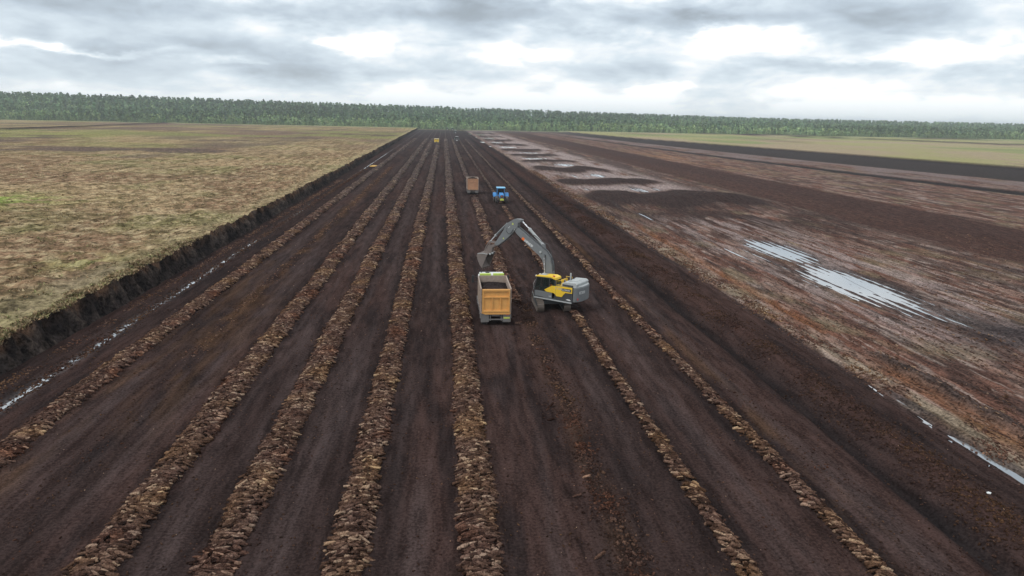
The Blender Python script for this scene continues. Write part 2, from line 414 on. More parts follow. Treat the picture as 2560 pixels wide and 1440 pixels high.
def f_peat(X, Y):
    z, q = h_peat(X, Y)
    C = np.zeros(X.shape+(3,))+np.array((.0345, .0228, .0208))
    C = mixa(C, (.050, .030, .026), ss(.45, .7, fb(X*.28, Y*.03, 61, 3)))
    C = mixa(C, (.020, .0155, .0155), ss(.5, .75, fb(X*.8, Y*.12, 62, 3))*.7)
    C = mixa(C, (.062, .0445, .042), q['lc']*ss(.35, .65, fb(X*.9, Y*.05, 63, 3))*.8)
    C = mixa(C, (.016, .014, .0145), q['dr']*.85)
    C = mixa(C, (.052, .029, .024), q['sp']*.7)
    # brown staining beside windrows and the half collected rubble lines
    for c, w, y0, y1, s_ in ((-18.2, .9, 40, 240, .6), (-20.6, .8, 25, 90, .45), (7.3, .6, 20, 58, .3), (18.4, .5, 20, 140, .5), (-16.5, 1.6, 36, 70, .3)):
        C = mixa(C, (.085, .046, .024), s_*gauss(X, c, w)*band(Y, y0, y1, 8)*ss(.35, .65, fb(X*1.2, Y*.25, 65, 3)))
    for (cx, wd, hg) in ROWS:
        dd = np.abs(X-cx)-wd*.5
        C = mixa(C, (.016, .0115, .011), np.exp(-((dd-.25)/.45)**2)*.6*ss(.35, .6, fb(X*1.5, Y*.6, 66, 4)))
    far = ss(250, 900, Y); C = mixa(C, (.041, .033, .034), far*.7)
    C = mixa(C, (.115, .108, .11), gauss(X+.004*np.maximum(0, Y-100), -25.8, .42)*.75*ss(.3, .6, fb(X*2, Y*.5, 68, 3)))
    C = mixa(C, (.16, .16, .09), ss(955, 975, Y))
    return z, C
def f_wet(X, Y):
    z, q = h_wet(X, Y); xe = q['xe']
    C = np.zeros(X.shape+(3,))+np.array((.118, .058, .042))
    C = mixa(C, (.19, .125, .10), ss(.46, .62, fb(X*.9, Y*.12, 71, 5))*.75)
    C = mixa(C, (.058, .034, .028), ss(.5, .66, fb(X*.55+9, Y*.09, 72, 5))*.85)
    C = mixa(C, (.27, .21, .18), ss(.60, .70, fb(X*2.3, Y*.22, 70, 4))*.7*ss(600, 60, Y))
    C = mixa(C, (.035, .024, .021), ss(.60, .70, fb(X*2.1+40, Y*.2, 69, 4))*.7)
    C = mixa(C, (.16, .125, .075), ss(.55, .75, fb(X*.3, Y*.15, 73, 4))*.5)
    C = mixa(C, (.24, .19, .14), gauss(X, 29.6, .9)*ss(.4, .65, fb(X*1.2, Y*.6, 74, 4))*.8*ss(700, 100, Y))
    C = mixa(C, (.055, .040, .036), band(xe, 62, 74, 4)*ss(.35, .6, fb(X*.4, Y*.03, 75, 3))*.7)
    # dark worked area round the first dam
    C = mixa(C, (.036, .022, .019), np.exp(-((X-55)/27)**2-((Y-122)/20)**2)*ss(.25, .5, fb(X*.25, Y*.12, 76, 3))*.95)
    C = mixa(C, (.034, .022, .020), np.clip(q['mo']*3., 0, 1)*.97)
    C = mixa(C, (.27, .215, .20), band(X, 31, 63, 4)*ss(160, 168, Y)*(1-np.clip(q['mo']*4, 0, 1))*ss(.25, .5, fb(X*.3, Y*.06, 77, 3))*.9)
    C = mixa(C, (.25, .195, .18), band(X, 37, 56, 4)*band(Y, 48, 118, 8)*ss(.42, .6, fb(X*1.3, Y*.10, 78, 4))*.7)
    C = mixa(C, (.17, .075, .035), np.clip(q['rut'], 0, 1)*.7+gauss(X, 31.4, .9)*band(Y, 24, 44, 3)*.6)
    C = mixa(C, (.045, .033, .030), np.clip(q['rg']*2.2, 0, 1)*.9)
    C = mixa(C, (.055, .045, .044), np.clip(q['pud']*6, 0, 1)*.75)
    C = mixa(C, (.045, .036, .036), np.exp(-((X-47.5)/5)**2-((Y-50)/6)**2)*.8)
    C = mixa(C, (.30, .15, .07), np.exp(-((X-112)/9)**2-((Y-330)/60)**2)*ss(.4, .6, fb(X*.3, Y*.02, 79, 3))*.6)
    C = mixa(C, (.054, .028, .022), band(xe, 73.5, 99, 1.2)*(.85+.15*q['st']))
    C = mixa(C, (.042, .024, .021), band(xe, 84, 98, 3)*.5)
    C = mixa(C, (.020, .016, .016), q['dd'])
    C = mixa(C, (.155, .115, .105), band(xe, 159, 193, 1.)*ss(.25, .6, fb(X*.1, Y*.05, 80, 3)))
    C = mixa(C, (.032, .0245, .0225), band(xe, 193, 259, 1.))
    C = mixa(C, (.028, .022, .022), band(xe, 256, 264, 2.5))
    fld = ss(261.5, 266.5, xe)
    cf = np.zeros(X.shape+(3,))+np.array((.275, .255, .115))
    cf = mixa(cf, (.30, .235, .15), ss(.45, .65, fb(X*.02, Y*.012, 81, 4)))
    cf = mixa(cf, (.20, .22, .09), ss(.55, .7, fb(X*.012+5, Y*.01, 82, 4)))
    cf = mixa(cf, (.15, .10, .07), ss(.66, .8, fb(X*.03, Y*.008, 83, 4))*.7)
    C = C*(1-fld[..., None])+cf*fld[..., None]
    for pts, w in (([(360, 935), (445, 860), (500, 770), (545, 640), (640, 600)], 9), ([(420, 925), (600, 905), (900, 850)], 10), ([(330, 960), (380, 945), (520, 930), (900, 900)], 8)):
        dd = segdist(X, Y, pts); k = np.exp(-(dd/w)**4)
        C = mixa(C, (.03, .025, .024), np.clip(k*1.5, 0, 1)); z = z+1.7*k
    C = mixa(C, (.065, .050, .046), ss(820, 900, Y)*(1-fld)*.7)
    C = mixa(C, (.20, .21, .11), ss(955, 975, Y))
    return z, C
SPLIT = 28.0
ys_near = ysteps(14, 75, .13, 26000); ys_far = ysteps(75, 1000, .2, 21000)
def join_wp(X, Y):
    z1, c1 = f_peat(X, Y); z2, c2 = f_wet(X, Y); k = ss(27.6, 28.2, X)
    return z1*(1-k)+z2, c1*(1-k[..., None])+c2*k[..., None]
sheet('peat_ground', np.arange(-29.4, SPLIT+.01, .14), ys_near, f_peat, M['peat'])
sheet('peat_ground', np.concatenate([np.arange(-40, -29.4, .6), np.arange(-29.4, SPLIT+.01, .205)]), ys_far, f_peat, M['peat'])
xs_r = np.concatenate([np.arange(SPLIT, 62, .17), np.arange(62, 110, .38), np.arange(110, 300, 1.1), np.arange(300, 1000, 4.)])
xs_rn = np.concatenate([np.arange(SPLIT, 62, .17), np.arange(62, 100, .5)])
def f_join(X, Y):
    z2, c2 = f_wet(X, Y); z1, c1 = f_peat(X, Y); k = ss(27.9, 28.9, X)
    e = 28.75+.7*(fb(Y*.22, Y*0+4, 41, 4)-.5); k = ss(-.2, .15, X-e)
    return z1*(1-ss(28, 28.6, X))+z2, c1*(1-k[..., None])+c2*k[..., None]
sheet('wet_ground', xs_rn, ysteps(22, 75, .16, 26000), f_join, M['wet'])
sheet('wet_ground', xs_r, ysteps(75, 1000, .24, 17000), f_join, M['wet'])
# base terrain below everything, out to the horizon, with the forested rise
def rise(X, Y):
    t = np.clip((X+900)/1900, 0, 1)
    hh = 33-13*t; y1 = 1450+950*t
    return hh*ss(0, 1, (Y-1000)/(y1-1000))*.999+.004*np.maximum(Y-y1, 0)*0
xs_b = np.linspace(-9000, 9000, 200); ys_b = np.concatenate([np.linspace(-400, 980, 20), np.linspace(1000, 2600, 60), np.linspace(2800, 14000, 20)])
def f_base(X, Y):
    Z = rise(X, Y)-.9*(1-ss(960, 1000, Y)); C = np.zeros(X.shape+(3,))+np.array((.045, .037, .034))
    C = mixa(C, (.055, .078, .040), ss(985, 1020, Y)); return Z, C
sheet('terrain', xs_b, ys_b, f_base, M['moor'])

# moorland on the uncut bog to the left
def moor_z(X, Y):
    return 2.0+.34*(fb(X*.75, Y*.75, 91, 4)-.5)*2.6+.5*(fb(X*.07, Y*.07, 92, 3)-.5)+.14*(fb(X*3., Y*3., 93, 3)-.5)
u = np.concatenate([np.arange(0, 30, .2), np.arange(30, 90, .55), np.arange(90, 330, 2.2), np.arange(330, 900, 9.)])
ysm = ysteps(34, 1000, .22, 15000)
U, Ym = np.meshgrid(u, ysm); Xm = edgeX(Ym)-U
Zm = moor_z(Xm, Ym)
Cm = np.zeros(Xm.shape+(3,))+np.array((.345, .240, .138))
t1 = fb(Xm*.06, Ym*.06, 101, 5); t2 = fb(Xm*.045+8, Ym*.03, 102, 5); t3 = fb(Xm*.9, Ym*.9, 103, 4)
Cm = mixa(Cm, (.185, .175, .075), ss(.50, .66, t1)*.75)
Cm = mixa(Cm, (.235, .140, .088), ss(.44, .60, t2)*.85)
Cm = mixa(Cm, (.42, .33, .20), ss(.5, .72, t3)*.7)
Cm = mixa(Cm, (.085, .068, .036), ss(.52, .30, t3)*.75)
Cm = mixa(Cm, (.13, .095, .08), ss(.57, .70, fb(Xm*.02, Ym*.012, 104, 5))*.8)
far = ss(150, 500, Ym)
Cm = mixa(Cm, (.25, .215, .105), far*.3)
Cm = mixa(Cm, (.17, .115, .09), far*ss(.54, .68, fb(Xm*.01, Ym*.014, 105, 5))*.75)
Cm = mixa(Cm, (.22, .24, .075), far*ss(.57, .7, fb(Xm*.008+3, Ym*.012, 106, 4))*.6)
Cm = mixa(Cm, (.11, .08, .07), ss(120, 260, Ym)*ss(.60, .66, fb(Xm*.018+30, Ym*.035, 107, 5))*.8)
Cm = mixa(Cm, (.20, .33, .05), np.exp(-((Xm+82)/15)**2-((Ym-121)/9)**2)*.9*ss(.3, .5, fb(Xm*.3, Ym*.3, 108, 3)))
Cm = mixa(Cm, (.26, .33, .09), np.exp(-((Xm+37)/4)**2-((Ym-72)/4)**2)*.3*ss(.35, .55, fb(Xm*.5, Ym*.5, 109, 3)))
Cm = mixa(Cm, (.36, .36, .13), gauss(U, .4, .9)*ss(90, 40, Ym)*.8)
Cm = mixa(Cm, (.34, .28, .16), gauss(U, 1.2, 2.2)*.5)
for pts, w in (([(-304, 500), (-316, 655), (-340, 900), (-330, 1000)], 4.5), ([(-420, 480), (-430, 700)], 2.5)):
    pass
dk = np.exp(-(segdist(Xm, Ym, [(-420, 470), (-303, 512), (-316, 655), (-357, 966)])/5.)**4)
Cm = mixa(Cm, (.045, .033, .030), np.clip(dk*1.5, 0, 1)); Zm = Zm+1.5*dk
Cm = mixa(Cm, (.23, .24, .12), ss(940, 980, Ym)*.8)
o = np_mesh('moorland', np.stack([Xm, Ym, Zm], -1).reshape(-1, 3), grid_faces(len(ysm), len(u))[:, ::-1], M['moor'], colors=Cm.reshape(-1, 3)); o['kind'] = 'structure'
# cut face of the bog
nt_ = 15; T, Yb = np.meshgrid(np.linspace(0, 1, nt_), ysm[ysm < 999])
E_, B_ = edgeX(Yb), baseX(Yb); zt = moor_z(E_, Yb)+.02
Zb = zt*(1-T)**1.15-.05*T
gul = fb(Yb*.45, T*.6, 111, 3); gul2 = fb(Yb*1.6, T*2.5, 112, 4)
Xb = E_+(B_-E_)*(.12*np.minimum(T*8, 1)+.88*T**1.6)+np.sin(T*PI)*(.8*(gul-.45)+.9*(gul2-.5))
Zb = Zb+np.sin(T*PI)*.25*(gul2-.5)
Cb = np.zeros(Xb.shape+(3,))+np.array((.030, .024, .022))
Cb = mixa(Cb, (.095, .056, .036), ss(.5, .05, T+.6*(gul2-.5))*.9)
Cb = mixa(Cb, (.065, .05, .042), ss(.5, .7, gul2)*.8); Cb = mixa(Cb, (.012, .010, .010), ss(.48, .3, gul)*.8)
o = np_mesh('peat_bank', np.stack([Xb, Yb, Zb], -1).reshape(-1, 3), grid_faces(Xb.shape[0], nt_), M['bank'], colors=Cb.reshape(-1, 3)); o['kind'] = 'structure'
# grass fringe and tufts on the moor
def scatter_blades(n, xf, hgt, wid, cols, seed):
    r = np.random.default_rng(seed); pos, sc = xf(n, r)
    nb = 5; A = r.uniform(0, 2*PI, (n, nb)); L = r.uniform(.5, 1.2, (n, nb))*hgt*sc[:, None]; ln = r.uniform(.4, 1.0, (n, nb))*L
    bx = pos[:, None, 0]+r.normal(0, .10, (n, nb))*sc[:, None]; by = pos[:, None, 1]+r.normal(0, .10, (n, nb))*sc[:, None]; bz = np.repeat(pos[:, None, 2], nb, 1)-.04
    w = wid*sc[:, None]*np.ones((n, nb)); pa = A+PI/2
    v0 = np.stack([bx-np.cos(pa)*w, by-np.sin(pa)*w, bz], -1); v1 = np.stack([bx+np.cos(pa)*w, by+np.sin(pa)*w, bz], -1)
    v2 = np.stack([bx+np.cos(A)*ln, by+np.sin(A)*ln, bz+L*.7], -1)
    V = np.stack([v0, v1, v2], 2).reshape(-1, 3); c = np.array(cols)[r.integers(0, len(cols), n)]
    c = np.repeat(c, nb*3, 0)*np.repeat(r.uniform(.7, 1.3, (n*nb, 1)), 3, 0)
    return V, np.arange(len(V)).reshape(-1, 3), c
def tuft_pos(n, r):
    y = 36+(r.random(n)**1.5)*(150+110*r.random(n)); uu = r.random(n)**1.3*np.minimum(y*.9, 120); x = edgeX(y)-uu
    keep = fb(x*.4, y*.4, 121, 3) > .42
    y = np.where(keep, y, 36+r.random(n)*50); x = np.where(keep, x, edgeX(y)-r.random(n)*1.2)
    return np.stack([x, y, moor_z(x, y)], 1), r.uniform(.5, 1.5, n)*(1+y/260)
V, F_, c = scatter_blades(16000, tuft_pos, .16, .05, [(.32, .24, .14), (.25, .24, .11), (.36, .28, .17), (.26, .19, .11), (.29, .19, .11)], 5)
o = np_mesh('grass', V, F_, M['moor'], smooth=False, colors=c)
tag(o, 'tussocky tan and olive moor grass growing on the uncut bog', 'grass', kind='stuff')

# ------------------------------------------------------------------ water
def water(cx, cy, wx, wy, z, n=28):
    mb = MB(); ph = cx
    pts = []
    for k in range(n):
        a = 2*PI*k/n; rr = 1.9*(1+.15*math.sin(3*a+ph)+.1*math.sin(5*a+2*ph))
        pts.append((cx+wx*rr*math.cos(a), cy+wy*rr*math.sin(a), z))
    mb.add(pts, [tuple(range(n))]); o = mb.build('water', M['water']); o['kind'] = 'structure'
for i, (cx, cy, wx, wy, dep) in enumerate(PUD):
    lvl = .03+.0037*i
    if cy > 160: lvl = .07+.0025*i
    if cx < 30: lvl = -.01+.001*i
    water(cx, cy, wx, wy, lvl, 28)
# thin water in the rutted track along the foot of the bank
mb = MB()
for y0 in np.arange(27, 330, 4.0):
    q0, q1 = .004*max(0, y0-100), .004*max(0, y0-96); w_ = (.34+.12*math.sin(y0*.3)+.1*math.sin(y0*.11))*(1 if y0 < 90 else .55 if y0 < 150 else .22)
    mb.add([(-25.8-w_-q0, y0, -.058), (-25.8+w_-q0, y0, -.058), (-25.8+w_-q1, y0+4, -.058), (-25.8-w_-q1, y0+4, -.058)], [(0, 1, 2, 3)])
o = mb.build('water', M['water']); o['kind'] = 'structure'

# ------------------------------------------------------------------ windrows of cut peat
BOXV = np.array([(-1,-1,-1),(1,-1,-1),(1,1,-1),(-1,1,-1),(-1,-1,1),(1,-1,1),(1,1,1),(-1,1,1)], float)*.5
BOXF = np.array([(0,3,2,1),(4,5,6,7),(0,1,5,4),(1,2,6,5),(2,3,7,6),(3,0,4,7)])
def rotz(a):
    c, s_ = np.cos(a), np.sin(a); z = np.zeros_like(c); o_ = np.ones_like(c)
    return np.stack([np.stack([c, -s_, z], -1), np.stack([s_, c, z], -1), np.stack([z, z, o_], -1)], -2)
def rotx(a):
    c, s_ = np.cos(a), np.sin(a); z = np.zeros_like(c); o_ = np.ones_like(c)
    return np.stack([np.stack([o_, z, z], -1), np.stack([z, c, -s_], -1), np.stack([z, s_, c], -1)], -2)
def roty(a):
    c, s_ = np.cos(a), np.sin(a); z = np.zeros_like(c); o_ = np.ones_like(c)
    return np.stack([np.stack([c, z, s_], -1), np.stack([z, o_, z], -1), np.stack([-s_, z, c], -1)], -2)
def clod_mesh_np(pos, size, yaw, pit, rol, r, tint, name, parent, mat):
    n = len(pos); J = r.normal(0, .13, (n, 8, 3)); V = (BOXV[None]+J)*size[:, None]
    R_ = rotz(yaw) @ rotx(pit) @ roty(rol)
    V = np.einsum('nij,nkj->nki', R_, V)+pos[:, None]
    F2 = (np.arange(n)[:, None, None]*8+BOXF[None]).reshape(-1, 4)
    far_grey = np.zeros(n) if parent is None else ss(60, 230, pos[:, 1]+20)  # mix towards the grey ramp, growing with distance up the row
    c = np.repeat(np.stack([tint, far_grey, far_grey], 1), 8, 0)
    return np_mesh(name, V.reshape(-1, 3), F2, mat, parent, smooth=True, colors=c)
PROTO = []
for k in range(8):
    bm = bmesh.new(); bmesh.ops.create_cube(bm, size=1.)
    bmesh.ops.subdivide_edges(bm, edges=bm.edges[:], cuts=1, use_grid_fill=True)
    rr = random.Random(k)
    for v in bm.verts:
        l = v.co.length; v.co *= (.62/max(l, .5))**.45
        v.co += Vector((rr.gauss(0, .07), rr.gauss(0, .07), rr.gauss(0, .09)))
    me = bpy.data.meshes.new('clod'); bm.to_mesh(me); bm.free()
    me.polygons.foreach_set('use_smooth', [k % 2 == 0]*len(me.polygons)); me.materials.append(M['clod']); PROTO.append(me)
def row_h(t, hgt): return hgt*np.clip(1-np.abs(t)**2.6, 0, 1)
GAPS = {5: [(20, 61.5), (149, 164)], 6: [(58.9, 66), (134, 146)], 3: [(464, 476)]}
LBL = ['broad brown windrow of cut peat nearest the bank, beside the pale wet track',
       'second windrow of peat clods from the bank, leaving the frame bottom left',
       'third windrow of peat clods from the bank, running past the yellow truck on its left',
       'fourth windrow of peat clods from the bank, left of the straight near vertical one',
       'nearly vertical grey topped peat windrow just left of the orange dump truck',
       'part collected peat windrow running under the excavator bucket and the dusty far dump truck',
       'narrow ridge of slanting peat clods passing under the excavator and the blue tractor',
       'narrow broken ridge of peat clods rightmost, next to the drain']
for ri, (cx, wd, hg) in enumerate(ROWS):
    r = np.random.default_rng(100+ri); half = wd/2
    y_start = max(19.5, abs(cx)*.55+13) if cx < 0 else 19.5
    root = empty('peat_windrow', (cx, y_start, 0))
    tag(root, LBL[ri], 'peat windrow', 'long windrows of cut peat')
    root_inv = Vector((-cx, -y_start, 0))
    gaps = GAPS.get(ri, [])
    def ingap(y):
        k = np.zeros_like(y)
        for a_, b_ in gaps: k = np.maximum(k, band(y, a_, b_, 1.2))
        return k
    def cxo(y): return .16*(fb(y*.07, y*0+ri, 141, 3)-.5)*2+.1*(fb(y*.5, y*0+ri, 142, 2)-.5)
    ysw = ysteps(y_start, 985, .14, 16000); ysw = ysw[ingap(ysw) < .5] if not gaps else ysw
    nc = 11; tt, Yw = np.meshgrid(np.linspace(-1.12, 1.12, nc), ysw)
    wmod = 1+.18*(fb(Yw*.35, Yw*0+ri, 143, 3)-.5)*2+.25*(fb(Yw*1.4, tt*.7+9*ri, 147, 3)-.5)
    Xw = cxo(Yw)+tt*half*.93*wmod*(1-.5*ss(85, 200, Yw)*(ri >= 6)-.25*ss(85, 200, Yw)*(ri == 5))
    Zw = row_h(tt, hg*.8)*(1-ingap(Yw))+.22*(fb(Xw*2.6, Yw*3.4, 144+ri, 4)-.5)*(np.abs(tt) < 1.05)-.05-.10*ingap(Yw)-.12*(np.abs(tt) > 1.05)
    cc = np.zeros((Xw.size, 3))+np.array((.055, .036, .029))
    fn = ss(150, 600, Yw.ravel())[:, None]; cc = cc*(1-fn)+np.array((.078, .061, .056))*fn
    V = np.stack([Xw, Yw-y_start, Zw], -1).reshape(-1, 3)
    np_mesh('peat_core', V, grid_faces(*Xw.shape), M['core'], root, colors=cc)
    # clods: rows of slabs lying crosswise
    def place(y0, y1, step, across, scale):
        m_ = int((y1-y0)/step)*across
        y = y0+(np.arange(m_)//across)*step+r.uniform(-.5, .5, m_)*step
        t = ((np.arange(m_) % across)+.5)/across*2-1+r.normal(0, .16, m_); t = np.clip(t, -1.12, 1.12)*(1+.28*(fb(y*.5, y*0+ri*5, 148, 3)-.5)*2)
        keep = (ingap(y) < .5) | (r.random(m_) < .02)
        if ri >= 6: keep &= fb(y*.9, y*0+ri, 149, 3) > .24
        if ri == 5: keep &= (y > 66) | (r.random(m_) < .35)
        y, t = y[keep], t[keep]; m_ = len(y)
        thin = 1-.5*ss(85, 200, y)*(ri >= 6)-.25*ss(85, 200, y)*(ri == 5)
        pos = np.stack([cxo(y)+t*half*thin, y-y_start, row_h(t*.95, hg*.85)+r.uniform(.0, .09, m_)], 1)
        size = np.stack([r.uniform(.22, .78, m_), r.uniform(.08, .22, m_), r.uniform(.10, .22, m_)], 1)*scale
        yaw = r.normal(0, .30, m_)+(0 if ri < 6 else -.55); pit = r.normal(.28, .3, m_); rol = r.normal(0, .2, m_)+t*.4; size = size*(.35+.65*thin)[:, None]
        tint = np.clip(r.normal(.55, .27, m_)+.25*(fb(y*.4, t+ri, 145, 3)-.5), 0, 1)
        return pos, size, yaw, pit, rol, tint
    acr = max(3, int(wd/.24))
    pos, size, yaw, pit, rol, tint = place(y_start, 80, .085 if ri < 6 else .11, acr, .62)
    order = np.argsort(pos[:, 1]); ylim = 0
    vis = order[(pos[order, 1]+y_start) > max(22.3, abs(cx)*1.5 if cx < 0 else 22)]
    single = vis[:290]; rest = np.setdiff1d(order, single)
    for i in single:
        oo = bpy.data.objects.new('clod', PROTO[i % 8]); COL.objects.link(oo); oo.parent = root
        oo.matrix_local = Matrix.Translation(pos[i]) @ Matrix((rotz(yaw[i]) @ rotx(pit[i]) @ roty(rol[i])).tolist()).to_4x4() @ Matrix.Diagonal((*(size[i]*1.12), 1))
    p2 = place(80, 300, .24, max(2, acr-1), 1.05)
    p3 = place(300, 560, .9, max(2, acr-2), 2.2)
    P_ = [np.concatenate([a_[rest], b_, c_]) for a_, b_, c_ in zip((pos, size, yaw, pit, rol, tint), p2, p3)]
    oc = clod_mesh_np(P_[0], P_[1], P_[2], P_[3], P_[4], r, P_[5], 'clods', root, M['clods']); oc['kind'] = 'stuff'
# crumbs and root bits lying between the windrows
r = np.random.default_rng(77)
def crumbs(n, xs, ys, smin, smax, tl, th, name, label, cat):
    x, y = xs, ys; m_ = len(x)
    z1, _ = h_peat(x[None], y[None]); z2, _ = h_wet(x[None], y[None]); z = np.where(x > 28.6, z2[0], z1[0])
    s_ = r.uniform(smin, smax, m_)*(1+y/140)
    size = np.stack([s_*r.uniform(.8, 2.0, m_), s_*r.uniform(.6, 1.2, m_), s_*r.uniform(.5, .9, m_)], 1)
    oc = clod_mesh_np(np.stack([x, y, z+s_*.15], 1), size, r.uniform(0, 6.3, m_), r.normal(0, .4, m_), r.normal(0, .4, m_), r, r.uniform(tl, th, m_), name, None, M['clods'])
    tag(oc, label, cat, kind='stuff')
n = 12500; y = 20+r.random(n)**1.6*65
base = np.array([cx for cx, _, _ in ROWS]+[-18.2, 7.6, 7.4, 24.8, 24.2, 26, 19.3, -26.9])
sd = np.array([1.3]*8+[.8, .9, .5, 1., 1., 1.2, 1.4, .7]); k = r.integers(0, len(base), n)
x = base[k]+r.normal(0, 1, n)*sd[k]; ok = (x > -28.3) & (x < 28.5)
crumbs(n, x[ok], y[ok], .02, .065, .0, .5, 'peat_crumbs', 'dark peat crumbs strewn over the lanes between the windrows', 'peat crumbs')
n = 700; y = 20+r.random(n)**1.4*150; x = r.uniform(-27, 60, n); ok = (x < 27) | (y > 30)
crumbs(n, x[ok], y[ok], .016, .034, .95, 1.0, 'root_chips', 'small pale bits of root and stone scattered on the dark peat', 'root chips')
# rubble lines: the collected windrow under the truck lane, foot of bank, edge of the wet field
def line_rubble(cx, w, y0, y1, n, smin, smax, tl, th, label):
    y = y0+r.random(n)**1.25*(y1-y0); x = cx+r.normal(0, w, n)*(.6+.8*fb(y*.3, y*0+cx, 151, 2))+.35*(fb(y*.13, y*0+cx, 152, 3)-.5)
    ok = (fb(y*.35, y*0+cx*3, 153, 3) > .38) | (abs(cx+25.8) < .1)
    x, y = x[ok], y[ok]; crumbs(0, x, y, smin, smax, tl, th, 'peat_rubble', label, 'peat rubble')
line_rubble(7.35, .33, 20, 62, 1500, .03, .10, .0, .7, 'thin broken line of brown peat rubble right of the orange truck, where a windrow was lifted')
line_rubble(-18.2, .35, 48, 240, 1200, .03, .08, .2, .9, 'sparse line of yellowish peat rubble between the two leftmost windrows')
line_rubble(-27.7, .30, 34, 190, 2600, .03, .09, .2, .85, 'narrow line of pale brown clods lying along the foot of the bank')
line_rubble(29.3, .45, 26, 230, 6500, .03, .09, .3, .95, 'ragged tan edge of clods along the border of the wet reddish field')
line_rubble(-25.8, .33, 26, 230, 6500, .03, .085, .0, .6, 'dark wet clods breaking the water in the pale rutted track beside the bank')
line_rubble(24.6, .95, 20, 160, 7500, .03, .09, .0, .4, 'dark lumpy spoil thrown up beside the drain')

# torn clods and slivers over the wet field, dragged lengthwise by the machines
n = 9000; y = 27+r.random(n)**1.5*75; x = 29.5+r.random(n)**1.2*np.minimum(y*.85, 75); h2, q_ = h_wet(x[None], y[None])
ok = (q_['pud'][0] < .05) & (fb(x*.25, y*.08, 181, 3) > .4); x, y, z = x[ok], y[ok], h2[0][ok]; m_ = len(x)
s_ = r.uniform(.03, .09, m_)
oc = clod_mesh_np(np.stack([x, y, z+.01], 1), np.stack([s_, s_*r.uniform(1.5, 5, m_), s_*.8], 1), r.normal(0, .2, m_), r.normal(0, .1, m_), r.normal(0, .3, m_), r, r.uniform(.1, .95, m_), 'torn_clods', None, M['clods'])
tag(oc, 'torn reddish clods and slivers lying lengthwise over the wet field', 'peat clods', kind='stuff')

# ================================================================== VEHICLES
def wheel(name, parent, x, y, rad, wid, mat_rim, out=1):
    """axle along x"""
    h_ = wid/2; n = 24
    o = MB().lathe([(rad*.55, -h_*.9), (rad*.9, -h_), (rad, -h_*.75), (rad, h_*.75), (rad*.9, h_), (rad*.55, h_*.9)], (x, y, rad), 'x', n).build(name, M['tyre'], parent, smooth=True)
    mb = MB()
    for k in range(18):
        a = 2*PI*k/18; mb.box((-h_*.9, -.03, rad-.01), (h_*.9, .03, rad+.025), Matrix.Translation((x, y, rad)) @ Matrix.Rotation(a, 4, 'X'))
    mb.build('tread', M['tyre'], o)
    MB().lathe([(rad*.16, out*h_*1.02), (rad*.5, out*h_*.55), (rad*.56, out*h_*.93)], (x, y, rad), 'x', 16).build('rim', mat_rim, o)
    return o
def load_mesh(name, w, l, z0, hgt, loc, rz, seed, matl):
    nx, ny = 26, 44; X, Y = np.meshgrid(np.linspace(-w/2, w/2, nx), np.linspace(0, l, ny))
    Z = z0+hgt*(np.sin((X/w+.5)*PI)**.7)*np.sin(np.clip(Y/l, .04, .97)*PI)**.7+.16*(fb(X*3+seed, Y*3, 161, 4)-.5)
    C = np.tile((.034, .026, .025), (X.size, 1))*(.6+.8*fb(X*5, Y*5, 162, 3).reshape(-1, 1))
    o = np_mesh(name, np.stack([X, Y, Z], -1).reshape(-1, 3), grid_faces(ny, nx), matl, colors=C); o.location = loc; o.rotation_euler[2] = rz
    return o
